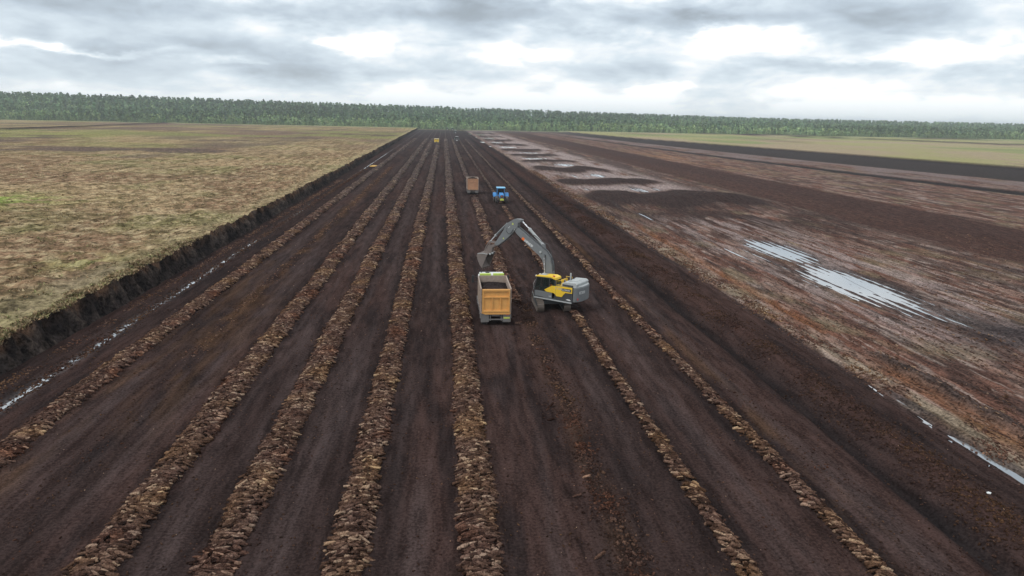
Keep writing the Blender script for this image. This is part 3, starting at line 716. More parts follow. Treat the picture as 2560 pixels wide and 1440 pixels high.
def dump_truck(name, loc, rz, side, gate, cabm, band_m, label, group, gate_ribs, w=2.5, ztop=3.2, L=4.7, plate=True):
    t = empty(name, loc, rz); tag(t, label, 'dump truck', group)
    h_ = w/2; z0 = 1.12; th = .05
    # tailgate with recessed panels
    tg = MB().box((-h_+.10, -.02, z0+.06), (h_-.08, .03, ztop-.03)).build('tailgate', gate, t)
    fr = MB()
    fr.box((-h_+.10, -.13, z0+.06), (-h_+.22, -.021, ztop-.03)).box((h_-.20, -.13, z0+.06), (h_-.08, -.021, ztop-.03))
    fr.box((-h_+.22, -.13, ztop-.20), (h_-.20, -.021, ztop-.03)).box((-h_+.22, -.13, z0+.06), (h_-.20, -.021, z0+.24))
    fr.build('gate_frame', gate, tg, .012)
    zr = ztop-.72
    MB().box((-h_+.22, -.12, zr-.05), (h_-.20, -.0215, zr+.05)).build('rib', gate, tg, .01)
    for x in gate_ribs: MB().box((x-.045, -.11, z0+.24), (x+.045, -.0218, zr-.05)).build('rib', gate, tg, .01)
    for x in (gate_ribs[0]+.15, gate_ribs[1]-.05): MB().box((x-.02, -.06, ztop-.3), (x+.02, -.0222, ztop-.2)).build('hinge', gate, tg)
    # body
    for s_ in (-1, 1):
        x0, x1 = (s_*h_, s_*(h_-th)); sp_ = MB().box((min(x0, x1), -.05, z0), (max(x0, x1), L, ztop+.02)).build('side_panel', side, t)
        rb = MB().box((min(s_*h_, s_*(h_+.04))-.0, -.10, ztop-.06), (max(s_*h_, s_*(h_+.04)), L, ztop+.05))
        rb.build('top_rail', side, sp_)
        for k in range(6):
            yy = .0+k*(L-.12)/5; MB().box((min(s_*h_, s_*(h_+.05))+.0, yy, z0), (max(s_*h_, s_*(h_+.05)), yy+.10, ztop-.06)).build('rib', side, sp_)
    MB().box((-h_+th, L-.06, z0), (h_-th, L, ztop+.06)).build('headboard', side, t)
    MB().box((-h_+th, .03, z0), (h_-th, L-.06, z0+.06)).build('bed_floor', side, t)
    MB().prism([(-h_+.02, z0+.02), (h_-.02, z0+.02), (h_-.05, z0-.12), (-h_+.35, z0-.12)], -.12, .02, 'y').build('rear_sill', gate, t, .01)
    # chassis
    MB().box((-.48, .1, .72), (-.36, 7.3, .98)).box((.36, .1, .72), (.48, 7.3, .98)).box((-.36, .3, .78), (.36, .45, .92)).box((-.36, 3.3, .78), (.36, 3.5, .92)).build('chassis', M['dgrey'], t)
    MB().box((-.62, -.05, .50), (.62, .03, .60)).box((-.50, -.04, .42), (-.43, .04, 1.0)).box((.43, -.04, .42), (.50, .04, 1.0)).build('underrun_bar', M['mud'], t)
    MB().box((-.34, -.02, .82), (.34, .0, 1.0)).build('rear_crossmember', M['mud'], t)
    for s_ in (-1, 1):
        mf = MB().box((s_*.92-.34, -.06, .33), (s_*.92+.34, -.02, 1.06)).build('mud_flap', M['mud'], t)
        if s_ > 0 and plate:
            MB().box((.66, -.075, .62), (1.18, -.0605, .76)).build('number_plate', M['hivis'], mf)
            MB().box((.86, -.08, .93), (1.10, -.0605, 1.0)).build('tail_light', M['red'], mf)
        # arched guards
        for yc in (.75, 2.15, 5.55):
            pts = []; r0, r1 = .60, .66
            for k in range(9): a = math.radians(10+k*20); pts.append((yc+r1*math.cos(a), .52+r1*math.sin(a)*.98))
            for k in range(8, -1, -1): a = math.radians(10+k*20); pts.append((yc+r0*math.cos(a), .52+r0*math.sin(a)*.98))
            MB().prism(pts, s_*1.22-.13 if s_ > 0 else -1.33, s_*1.22+.11 if s_ > 0 else -1.09, 'x').build('wheel_guard', M['mud'], t)
    for s_ in (-1, 1):
        for yc in (.75, 2.15): wheel('wheel', t, s_*.93, yc, .52, .56, M['mud'], s_)
        wheel('wheel', t, s_*1.05, 5.55, .52, .32, M['mud'], s_)
    # cab
    y0c, y1c = L+.35, L+2.2; ch = 1.22
    cab = MB().prism([(y0c, .85), (y1c, .75), (y1c, 1.9), (y1c-.12, 2.95), (y0c+.05, 3.0), (y0c, 2.6)], -ch+.05, ch-.05, 'x').build('cab', cabm, t, .05)
    MB().prism([(-ch+.06, 1.9), (ch-.06, 1.9), (ch-.16, 2.75), (-ch+.16, 2.75)], y1c-.08, y1c+.012, 'y').build('windscreen', M['glass'], cab)
    MB().prism([(y0c+.55, 1.95), (y1c-.2, 1.95), (y1c-.3, 2.7), (y0c+.55, 2.7)], -ch+.035, -ch+.048, 'x').build('side_window', M['glass'], cab)
    MB().prism([(y0c+.55, 1.95), (y1c-.2, 1.95), (y1c-.3, 2.7), (y0c+.55, 2.7)], ch-.048, ch-.035, 'x').build('side_window', M['glass'], cab)
    rf = MB().prism([(y0c+.0, 2.98), (y1c-.35, 2.98), (y1c-.5, 3.22), (y0c+.25, 3.32), (y0c+.0, 3.25)], -ch+.12, ch-.12, 'x').build('roof', cabm, cab, .08)
    MB().box((-ch+.12, y0c-.03, 3.0), (-.10, y0c+.32, 3.27+.062)).box((.10, y0c-.03, 3.0), (ch-.12, y0c+.32, 3.27+.062)).build('roof_band', band_m, rf, .02)
    MB().box((-.55, y0c+.6, 3.30), (-.2, y0c+.95, 3.36)).box((-1.0, y1c-1.0, 3.27), (-.85, y1c-.8, 3.34)).build('beacon_fitting', M['black'], rf)
    mr = MB().tube([(-ch, y1c-.3, 2.2), (-ch-.45, y1c-.25, 2.3)], .02).tube([(-ch, y1c-.3, 2.7), (-ch-.45, y1c-.25, 2.75)], .02).build('mirror_arm', M['black'], cab)
    MB().box((-ch-.56, y1c-.32, 2.15), (-ch-.32, y1c-.22, 2.85)).build('mirror', M['black'], mr, .03)
    MB().tube([(ch, y1c-.3, 2.7), (ch+.4, y1c-.25, 2.75)], .02).box((ch+.28, y1c-.32, 2.2), (ch+.5, y1c-.22, 2.85)).build('mirror', M['black'], cab)
    MB().box((-ch+.03, y1c-.02, .5), (ch-.03, y1c+.12, .95)).build('bumper', band_m, cab, .03)
    MB().lathe([(.30, -.5), (.32, -.48), (.32, .48), (.30, .5)], (-1.0, 3.9, .8), 'y', 16).build('fuel_tank', M['mud'], t)
    MB().box((.75, 3.4, .55), (1.2, 4.4, 1.05)).build('battery_box', M['dgrey'], t, .03)
    return t
TR1 = (4.28, 55.1, 0)
dump_truck('dump_truck', TR1, 0, M['beige'], M['orange'], M['white'], M['lime'],
           'tipper truck with orange tailgate and white and lime cab roof, beside the excavator', 'tipper trucks seen from behind', (-.32, .38))
tag(load_mesh('peat_load', 2.38, 4.5, 2.62, .42, (4.28, 55.16, 0), 0, 0, M['core']), 'dark peat heaped low inside the bed of the orange tailgate truck', 'peat load')
TR2 = (6.5, 157., 0)
dump_truck('dump_truck', TR2, 0, M['beige'], M['pink'], M['beige'], M['mud'],
           'dusty tipper truck with faded pinkish brown tailgate and heaped load, left of the blue tractor', 'tipper trucks seen from behind', (.25, .62), w=2.55, ztop=3.55, L=4.6, plate=False)
tag(load_mesh('peat_load', 2.42, 4.45, 3.15, .55, (6.5, 157.06, 0), 0, 9, M['core']), 'rounded dark heap of peat filling the faded pinkish brown truck', 'peat load')
# yellow tipper coming towards the camera
def front_truck(name, loc, body, roof, label, cat, s=1.25):
    t = empty(name, loc, 0); tag(t, label, cat)
    cb = MB().prism([(-.1, .7), (-.1, 1.75), (.15, 2.7), (1.7, 2.75), (1.7, .7)], -1.2*s, 1.2*s, 'x').build('cab', body, t, .04)
    MB().prism([(-1.08*s, 1.85), (1.08*s, 1.85), (1.0*s, 2.55), (-1.0*s, 2.55)], -.14, -.02, 'y').build('windscreen', M['glass'], cb)
    MB().box((-1.2*s, .1, 2.76), (1.2*s, 1.7, 3.05)).build('roof', roof, cb, .06)
    MB().box((-.55, -.16, .85), (.55, -.10, 1.15)).build('grille', M['black'], cb)
    MB().box((-.30, -.2, .74), (.30, -.165, .86)).build('number_plate', M['white'], cb)
    MB().box((-1.15*s, -.2, .45), (1.15*s, .0, .72)).build('bumper', M['dgrey'], cb)
    for s_ in (-1, 1):
        MB().box((s_*1.0*s-.14, -.17, .9), (s_*1.0*s+.14, -.10, 1.1)).build('headlight', M['white'], cb)
        MB().box((s_*1.45*s-.1, .0, 1.8), (s_*1.45*s+.1, .1, 2.4)).build('mirror', M['black'], cb)
        for yy in (.8, 4.2, 5.5): wheel('wheel', t, s_*1.05*s, yy, .52, .4, M['mud'], s_)
    bd = MB().box((-1.25*s, 2.0, 1.1), (1.25*s, 7.0, 1.2)).box((-1.25*s, 2.0, 1.2), (-1.2*s, 7.0, 3.0)).box((1.2*s, 2.0, 1.2), (1.25*s, 7.0, 3.0)).box((-1.2*s, 2.0, 1.2), (1.2*s, 2.06, 3.1)).box((-1.2*s, 6.94, 1.2), (1.2*s, 7.0, 3.0)).build('tipper_body', body, t)
    MB().box((-.45, .5, .65), (.45, 6.9, .9)).build('chassis', M['dgrey'], t)
    return t
front_truck('yellow_truck', (-5.05, 469, 0), M['yellow'], M['white'], 'small bright yellow truck with pale roof far up the lanes, facing the camera', 'truck')

def tractor(name, loc, rz, body, roofm, hoodm, label, group, ballast):
    """faces local -y"""
    t = empty(name, loc, rz); tag(t, label, 'tractor', group)
    hd = MB().prism([(-2.35, 1.15), (-2.35, 1.75), (-2.15, 1.92), (-.35, 2.05), (-.35, 1.15)], -.42, .42, 'x').build('hood', hoodm, t, .08)
    MB().box((-.30, -2.38, 1.20), (.30, -2.352, 1.68)).build('grille', M['dgrey'], hd)
    MB().lathe([(.12, -.01), (.12, .01)], (0, -2.39, 1.48), 'y', 14).build('badge', M['red'], hd)
    for s_ in (-1, 1): MB().lathe([(.07, -.01), (.07, .01)], (s_*.27, -2.365, 1.68), 'y', 10).build('headlight', M['white'], hd)
    MB().box((-.3, -2.3, .62), (.3, .9, 1.15)).build('engine_block', M['dgrey'], t)
    MB().box((-.38, -2.85, .62), (.38, -2.42, 1.0)).build('front_ballast', ballast, t, .05)
    MB().box((-.85, -1.95, .55), (.85, -1.75, .72)).build('front_axle', M['dgrey'], t)
    for s_ in (-1, 1):
        wheel('front_wheel', t, s_*1.08, -1.85, .66, .44, M['mud'], s_)
        wheel('rear_wheel', t, s_*1.22, .75, .92, .55, M['mud'], s_)
        pts = []
        for k in range(9): a = math.radians(15+k*19); pts.append((.75+1.05*math.cos(a), .95+1.0*math.sin(a)))
        for k in range(8, -1, -1): a = math.radians(15+k*19); pts.append((.75+.99*math.cos(a), .95+.94*math.sin(a)))
        MB().prism(pts, s_*1.25-.36, s_*1.25+.36, 'x').build('rear_fender', body, t, .02)
        pts = []
        for k in range(6): a = math.radians(50+k*20); pts.append((-1.85+.8*math.cos(a), .68+.8*math.sin(a)))
        for k in range(5, -1, -1): a = math.radians(50+k*20); pts.append((-1.85+.75*math.cos(a), .68+.75*math.sin(a)))
        MB().prism(pts, s_*1.08-.24, s_*1.08+.24, 'x').build('front_fender', M['dgrey'], t)
    cf = MB()
    for (x, y) in ((-.72, -.3), (.72, -.3), (-.76, 1.25), (.76, 1.25)):
        cf.box((x-.04, y-.04, 1.3), (x+.04, y+.04, 2.9))
    cf.box((-.72, -.3, 1.3), (.72, 1.25, 1.45)).box((-.68, -.34, 2.8), (.68, -.26, 2.9))
    cabf = cf.build('cab_frame', body, t)
    MB().box((-.68, -.31, 1.45), (.68, -.30, 2.8)).build('windscreen', M['glass'], cabf)
    MB().box((-.76, -.26, 1.45), (-.75, 1.21, 2.8)).build('side_window', M['glass'], cabf)
    MB().box((.75, -.26, 1.45), (.76, 1.21, 2.8)).build('side_window', M['glass'], cabf)
    MB().box((-.7, 1.24, 1.6), (.7, 1.25, 2.8)).build('rear_window', M['glass'], cabf)
    MB().box((-.25, .45, 1.46), (.25, .95, 1.75)).box((-.25, .85, 1.75), (.25, .97, 2.35)).build('seat', M['black'], cabf)
    MB().lathe([(.22, -.02), (.24, 0), (.22, .02)], (0, .02, 1.95), 'y', 14).build('steering_wheel', M['black'], cabf)
    MB().box((-.92, -.55, 2.9), (.92, 1.4, 3.08)).build('roof', roofm, t, .07)
    for s_ in (-1, 1):
        MB().tube([(s_*.76, -.3, 2.5), (s_*1.12, -.4, 2.5)], .02).box((s_*1.12-.09, -.45, 2.2), (s_*1.12+.09, -.40, 2.7)).build('mirror', M['green'], t)
    MB().tube([(.55, -.9, 1.9), (.55, -.9, 2.8)], .045).build('exhaust', M['dgrey'], t)
    return t
tractor('tractor', (11.75, 142.5, 0), 0, M['blue'], M['bluelight'], M['blue'], 'bright blue tractor with a pale blue cab roof, facing the camera', 'tractors working along the windrows', M['hivis'])
tt_ = tractor('tractor', (9.2, 509, 0), 0, M['green'], M['white'], M['dgrey'], 'dark tractor with white roof far up the lanes, right of the yellow truck', 'tractors working along the windrows', M['white'])
tt_.scale = (1.18,)*3
def copy_tree(o, parent=None):
    c = o.copy(); COL.objects.link(c); c.parent = parent
    for ch in list(o.children): copy_tree(ch, c)
    return c
for p, lb in (((12.3, 761, 0), 'tiny pale roofed tractor directly beyond the white roofed tractor'),
              ((11.2, 946, 0), 'farther of two tiny pale roofed tractors at the forest edge, the one on the right'),
              ((4.6, 962, 0), 'tiny pale roofed tractor at the forest edge, left of the other distant one')):
    c = copy_tree(tt_); c.location = p; c['label'] = lb

# ------------------------------------------------------------------ excavator
EA = math.radians(180-38); EC = Vector((10.1, 61.0, 0))
ex = empty('excavator', EC, EA)
tag(ex, 'yellow and grey tracked excavator with raised boom, swinging its bucket over the truck cab', 'excavator')
UR = Matrix.Rotation(-EA, 4, 'Z')           # undercarriage stays square to the lanes
def under(mb, off=(-.22, .1)):
    mb.v = [tuple(UR @ Vector((v[0]+off[0], v[1]+off[1], v[2]))) for v in mb.v]; return mb
TL, TH_, TW = 4.3, .92, .62
def track_path(s_):
    r0 = TH_/2-.03; st = TL-2*r0; per = 2*st+2*PI*r0; s_ %= per
    if s_ < st: return (-st/2+s_, TH_-.03, 0)
    s_ -= st
    if s_ < PI*r0: a = s_/r0; return (st/2+r0*math.sin(a), TH_/2+r0*math.cos(a), -a)
    s_ -= PI*r0
    if s_ < st: return (st/2-s_, .03, -PI)
    s_ -= st; a = s_/r0; return (-st/2-r0*math.sin(a), TH_/2-r0*math.cos(a), -PI-a)
per = 2*(TL-2*(TH_/2-.03))+2*PI*(TH_/2-.03); NP = 50
pad = MB().box((-TW/2, -.092, -.02), (TW/2, .092, .012)).box((-TW/2, -.075, .0125), (TW/2, -.045, .045)).box((-TW/2, .03, .0125), (TW/2, .055, .035))
padme = None
for s_ in (-1, 1):
    xc = s_*1.22
    r1 = TH_/2-.09; st = TL-TH_+.06; pts = []
    for k in range(9): a = PI/2-k*PI/8; pts.append((st/2+r1*math.cos(a), TH_/2+r1*math.sin(a)))
    for k in range(9): a = -PI/2-k*PI/8; pts.append((-st/2+r1*math.cos(a), TH_/2+r1*math.sin(a)))
    tk = under(MB().prism(pts, xc-.12, xc+.12, 'x')).build('track', M['dgrey'], ex)
    under(MB().prism([(-st/2, .25), (st/2, .25), (st/2, .62), (-st/2, .62)], xc-.2, xc+.2, 'x')).build('track_frame', M['dgrey'], tk)
    for yy in (-st/2, st/2): under(MB().lathe([(.33, -.16), (.33, .16)], (xc, yy, TH_/2), 'x', 16)).build('idler', M['steel'], tk)
    for k in range(NP):
        y_, z_, a_ = track_path(per*k/NP)
        if padme is None:
            po = pad.build('track_pad', M['steel'], tk); padme = po.data
        else: po = link_mesh('track_pad', padme, tk)
        po.matrix_local = UR @ Matrix.Translation((xc-.22, y_+.1, z_)) @ Matrix.Rotation(a_, 4, 'X')
under(MB().prism([(-1.1, .30), (-.6, .45), (.6, .45), (1.1, .30), (1.1, .6), (.5, .8), (-.5, .8), (-1.1, .6)], -.9, .9, 'y')).build('carbody', M['dgrey'], ex, .03)
MB().lathe([(.62, .78), (.62, 1.0)], (0, 0, 0), 'z', 28).build('swing_ring', M['steel'], ex)
# deck
MB().prism([(1.28, -1.42), (1.28, 1.42), (-2.7, 1.42), (-2.7, -1.42)], .98, 1.14, 'z').build('deck', M['dgrey'], ex, .02)
MB().box((-2.66, 1.421, 1.0), (1.25, 1.50, 1.10)).build('deck_trim', M['lgrey'], ex, .01)
# side housing
sd_ = MB().prism([(-.95, 1.14), (-2.7, 1.14), (-2.7, 2.42), (-.95, 2.38)], 1.05, 1.43, 'y').build('side_housing', M['dgrey'], ex, .02)
MB().prism([(-1.0, 1.14), (-2.7, 1.14), (-2.7, 2.42), (-1.0, 2.3)], -1.43, -.9, 'y').build('side_housing', M['dgrey'], ex, .02)
yp = MB().prism([(.18, 1.90), (-.10, 2.07), (-.59, 2.37), (-1.7, 2.45), (-2.69, 2.46), (-2.68, 1.93), (-2.0, 1.90), (-1.82, 1.70), (-1.66, 1.47), (-1.10, 1.47), (-.98, 1.62), (-.8, 1.72), (-.13, 1.73), (.02, 1.78)], 1.432, 1.475, 'y').build('yellow_side_panel', M['yellow'], ex, .01)
MB().prism([(-.62, 1.14), (.3, 1.14), (.3, 1.70), (-.62, 1.70)], 1.40, 1.445, 'y').build('lower_side_panel', M['vgrey'], ex)
MB().prism([(-1.62, 2.03), (-2.60, 2.03), (-2.60, 2.31), (-1.62, 2.29)], 1.4751, 1.481, 'y').build('name_plate', M['black'], yp)
MB().box((-1.0, 1.4755, 1.6), (-.985, 1.4765, 2.4)).build('panel_seam', M['dgrey'], yp)
def glyphs(name, parent, mat, x0, x1, z0, h_, y, n, slope=0., seed=3, sgn=-1):
    """worn, unreadable lettering: n upright strokes with bars between them, on the plane y"""
    rr = random.Random(seed); mb = MB(); step = (x1-x0)/n
    for k in range(n):
        xa = x0+k*step; zb = z0+slope*(k*step); w_ = step*.24
        def q(a0, b0, a1, b1): mb.box((min(a0, a1), y, zb+b0), (max(a0, a1), y+.004, zb+b1))
        q(xa, 0, xa+w_, h_)
        kind = rr.randrange(4)
        if kind != 2: q(xa+w_, h_*.82, xa+step*.75, h_)
        if kind in (0, 2): q(xa+w_, 0, xa+step*.75, h_*.18)
        if kind in (1, 3): q(xa+w_, h_*.42, xa+step*.7, h_*.58)
        if kind == 3: q(xa+step*.51, 0, xa+step*.75, h_)
    return mb.build(name, mat, parent)
glyphs('lettering', yp, M['white'], -1.68, -2.54, 2.08, .16, 1.4815, 8, seed=5)
def text(name, s, size, mat, parent, mtx, ext=.004):
    cu = bpy.data.curves.new(name, 'FONT'); cu.body = s; cu.size = size; cu.extrude = ext; cu.align_x = 'CENTER'; cu.align_y = 'CENTER'
    tmp = bpy.data.objects.new(name, cu); COL.objects.link(tmp); bpy.context.view_layer.update()
    me = bpy.data.meshes.new_from_object(tmp.evaluated_get(bpy.context.evaluated_depsgraph_get()))
    bpy.data.objects.remove(tmp); me.materials.clear(); me.name = name
    o = link_mesh(name, me, parent, mat); o.matrix_local = mtx; return o
TXL = Matrix(((-1, 0, 0), (0, 0, 1), (0, 1, 0))).to_4x4()        # text facing local +y, reading towards -x
text('model_number', 'EC300E', .24, M['lgrey'], yp, Matrix.Translation((-1.35, 1.478, 2.2)) @ TXL)
MB().prism([(-2.05, 1.28), (-2.2, 1.36), (-2.42, 1.36), (-2.6, 1.25), (-2.4, 1.22)], 1.431, 1.436, 'y').build('white_decal', M['white'], sd_)
glyphs('lettering', sd_, M['white'], -.32, -.58, 1.30, .10, 1.446, 4, seed=8)
# engine hood
hd = MB().prism([(-1.5, 2.40), (-2.98, 2.46), (-3.02, 2.76), (-2.8, 2.90), (-1.75, 2.84), (-1.5, 2.66)], -1.15, 1.22, 'y').build('engine_hood', M['lgrey'], ex, .06)
MB().box((-2.7, -.7, 2.87), (-1.95, .75, 2.94)).build('hood_lid', M['lgrey'], hd, .03)
MB().box((-2.1, .35, 2.941), (-2.0, .62, 2.965)).box((-2.1, -.15, 2.941), (-2.0, .1, 2.965)).build('hood_latch', M['black'], hd)
MB().box((-2.65, 1.2205, 2.47), (-1.55, 1.23, 2.62)).build('hood_grille', M['dgrey'], hd)
MB().tube([(-1.35, -.75, 2.4), (-1.35, -.75, 3.25)], .07, 12).build('exhaust_pipe', M['lgrey'], ex)
# middle deck: yellow cover, hoses, handrail
MB().box((-1.48, -.85, 2.15), (-.72, 1.0, 2.36)).build('walkway', M['yellow'], ex, .02)
mb = MB()
for k in range(9):
    x = -.8-.07*k; mb.tube([(x, -.5+.12*k, 2.36), (x-.1, -.4+.1*k, 2.62), (x-.3, -.3+.12*k, 2.58), (x-.35, -.25+.1*k, 2.36)], .03, 6)
mb.build('hoses', M['rust'], ex)
for yy in (1.0, -.9):
    MB().tube([(-.8, yy, 2.36), (-.8, yy, 2.85), (-1.45, yy, 2.85), (-1.45, yy, 2.4)], .022, 6).build('handrail', M['yellow'], ex)
MB().prism([(-.9, 1.14), (.95, 1.14), (.95, 1.85), (.3, 2.1), (-.9, 2.3)], -1.42, -.62, 'y').build('tool_box', M['vgrey'], ex, .03)
MB().prism([(-.75, 2.3), (.2, 2.15), (.2, 2.25), (-.75, 2.62)], -1.35, -.7, 'y').build('guard_plate', M['yellow'], ex, .02)
# counterweight, rounded tail
pts = [(-2.72, 1.38)]+[(-2.72-.60*math.sin(math.radians(a)), 1.38*math.cos(math.radians(a))**.8 if a < 90 else 0) for a in range(12, 90, 12)]
pts += [(-3.32, 0)]+[(x, -y) for x, y in pts[::-1]]
cw = MB().prism(pts, 1.12, 2.46, 'z').build('counterweight', M['vgrey'], ex, .07)
pts2 = [(x*.97-.05, y*.97) for x, y in pts]
MB().prism(pts2, 2.461, 2.53, 'z').build('counterweight_top', M['lgrey'], cw, .03)
# model number bent round the tail
def on_tail(a):
    a = math.radians(a); return Vector((-2.72-.60*math.sin(a), 1.38*max(math.cos(a), 0)**.8, 0))
for k, ch in enumerate('EC300E'):
    a = 50+k*6.2; p, q = on_tail(a-2.), on_tail(a+2.); d = (q-p).normalized(); nrm = Vector((0, 0, 1)).cross(d)
    if nrm.x > 0: nrm = -nrm
    dirx = Vector((0, 0, 1)).cross(nrm)
    m3 = Matrix((dirx, Vector((0, 0, 1)), nrm)).transposed()
    c0 = (p+q)/2+nrm*.05; c0.z = 1.98
    text('tail_lettering', ch, .34, M['white'], cw, Matrix.Translation(c0) @ m3.to_4x4())
p = on_tail(40); MB().lathe([(.09, -.02), (.09, .02)], (p.x-.03, p.y+.05, 1.42), 'x', 10).build('tail_reflector', M['red'], cw)
# cab
cabs = MB()
sidep = [(1.25, 1.14), (1.22, 1.9), (1.02, 2.95), (-.6, 3.05), (-.95, 2.9), (-.95, 1.14)]
def post(mb, a_, b_, y, w_=.045): mb.tube([(a_[0], y, a_[1]), (b_[0], y, b_[1])], w_, 6)
for yy in (.48, 1.40):
    post(cabs, (1.25, 1.14), (1.22, 1.95), yy); post(cabs, (1.22, 1.95), (1.02, 3.0), yy); post(cabs, (-.95, 1.14), (-.93, 2.95), yy, .07); post(cabs, (-.28, 1.7), (-.33, 3.0), yy, .04)
    post(cabs, (1.02, 3.0), (-.9, 3.05), yy)
cabs.tube([(1.02, .48, 3.0), (1.02, 1.4, 3.0)], .045, 6).tube([(1.22, .48, 1.95), (1.22, 1.4, 1.95)], .03, 6)
cabs.box((-.95, .5, 1.14), (1.2, 1.38, 1.2)).box((-.99, .48, 1.14), (-.93, 1.4, 2.3)).box((-.95, .46, 1.14), (1.2, .49, 1.9))
cab = cabs.build('cab', M['dgrey'], ex)
MB().prism([(1.2, 1.2), (1.18, 1.72), (-.25, 1.72), (-.25, 1.2)], 1.385, 1.415, 'y').build('door_panel', M['vgrey'], cab, .01)
MB().prism([(1.17, 1.74), (1.16, 2.0), (.99, 2.96), (-.28, 3.0), (-.24, 1.74)], 1.395, 1.405, 'y').build('side_window', M['glass'], cab)
MB().prism([(-.36, 1.9), (-.36, 3.0), (-.88, 2.98), (-.90, 2.35)], 1.395, 1.405, 'y').build('rear_quarter_window', M['glass'], cab)
MB().prism([(.99, 2.96), (1.195, 1.97), (1.205, 1.97), (1.0, 2.96)], .52, 1.36, 'y').build('windscreen', M['glass'], cab)
MB().prism([(1.0, 1.95), (1.0, 2.96), (-.88, 2.98), (-.88, 1.95)], .475, .485, 'y').build('side_window', M['glass'], cab)
rf = MB().prism([(1.14, 2.98), (1.10, 3.08), (.9, 3.16), (-.6, 3.24), (-.98, 3.14), (-1.02, 2.92), (-.80, 2.97), (-.45, 3.07), (.95, 3.02)], .42, 1.46, 'y').build('roof', M['yellow'], cab, .04)
MB().prism([(.85, 3.172), (.2, 3.205), (.2, 3.225), (.85, 3.19)], .62, 1.25, 'y').build('roof_hatch', M['lgrey'], rf)
MB().box((-.80, 1.25, 3.2), (-.64, 1.40, 3.3)).build('beacon', M['red'], rf)
for yy in (.6, 1.3): MB().box((1.12, yy-.07, 3.0), (1.2, yy+.07, 3.11)).build('work_light', M['white'], rf)
for zz in (1.5, 2.3): MB().tube([(1.26, 1.47, zz-.35), (1.38-.1*(zz-1.5), 1.52, zz), (1.30-.2*(zz-1.5), 1.47, zz+.4)], .02, 6).build('grab_rail', M['lgrey'], cab)
MB().box((-.45, .72, 1.2), (.1, 1.2, 1.6)).box((-.55, .74, 1.6), (-.42, 1.18, 2.35)).build('seat', M['black'], cab, .03)
MB().box((.05, .6, 1.2), (.35, .75, 1.95)).box((.05, 1.15, 1.2), (.35, 1.28, 1.9)).build('control_console', M['black'], cab, .02)
MB().tube([(.2, .5, 1.9), (.2, .5, 1.9+.01)], .02, 5).build('lever', M['black'], cab)
# boom, stick, bucket
boom_out = [(.05, 1.5), (.12, 2.6), (.18, 3.3), (.24, 3.9), (.44, 4.55), (.84, 5.03), (1.36, 5.42), (2.02, 5.79), (2.82, 6.27), (3.64, 6.79), (4.12, 7.08), (4.42, 7.05)]
boom_in = [(4.5, 6.78), (4.38, 6.71), (4.04, 6.37), (3.22, 5.77), (2.3, 5.12), (1.65, 4.68), (1.28, 4.29), (1.12, 3.9), (1.02, 3.18), (.75, 2.3), (.45, 1.5)]
BM = MB().prism(boom_out+boom_in, -.42, .10, 'y').build('boom', M['vgrey'], ex, .015)
lp = MB()
for a_, b_ in zip(boom_out[2:-2], boom_out[3:-1]):
    for yy in (-.28, -.1, .02): lp.tube([(a_[0]-.06, yy, a_[1]+.07), (b_[0]-.06, yy, b_[1]+.07)], .025, 5)
lp.build('boom_pipes', M['dgrey'], BM)
MB().lathe([(.11, -.10), (.11, .06)], (1.45, .13, 5.03), 'y', 12).build('boom_pin', M['lgrey'], BM)
MB().lathe([(.14, -.03), (.10, .12)], (1.01, .13, 4.73), 'y', 12).build('boom_pin', M['dgrey'], BM)
def cyl(name, a_, m_, b_, y, r0, r1, mat0):
    o = MB().tube([(a_[0], y, a_[1]), (m_[0], y, m_[1])], r0, 14).build(name, mat0, ex, smooth=False)
    MB().tube([(m_[0], y, m_[1]), (b_[0], y, b_[1])], r1, 10).build('piston_rod', M['chrome'], o)
    d = (Vector((m_[0], 0, m_[1]))-Vector((a_[0], 0, a_[1]))).normalized()
    MB().tube([(m_[0]-d.x*.12, y, m_[1]-d.z*.12), (m_[0]+d.x*.03, y, m_[1]+d.z*.03)], r0*1.25, 14).build('gland', M['lgrey'], o)
    MB().lathe([(r0*1.1, -.1), (r0*1.1, .1)], (b_[0], y, b_[1]), 'y', 12).build('eye', M['vgrey'], o)
    return o
cyl('boom_cylinder', (.75, 1.4), (.92, 3.1), (1.01, 4.70), .2, .10, .05, M['vgrey'])
cyl('boom_cylinder', (.75, 1.4), (.92, 3.1), (1.01, 4.70), -.52, .10, .05, M['vgrey'])
cyl('stick_cylinder', (1.3, 5.65), (2.86, 7.0), (3.74, 7.70), -.15, .13, .06, M['lgrey'])
MB().prism([(1.1, 5.3), (1.5, 5.45), (1.38, 5.78), (1.2, 5.76)], -.3, .0, 'y').build('cylinder_bracket', M['vgrey'], BM)
lt = MB().tube([(1.4, -.05, 6.0), (.75, -.05, 5.8), (.45, -.05, 5.2), (.2, -.05, 4.4)], .03, 6).tube([(2.8, .0, 6.4), (2.2, .0, 6.5), (1.4, .0, 6.0)], .025, 5).build('hydraulic_hose', M['black'], BM)
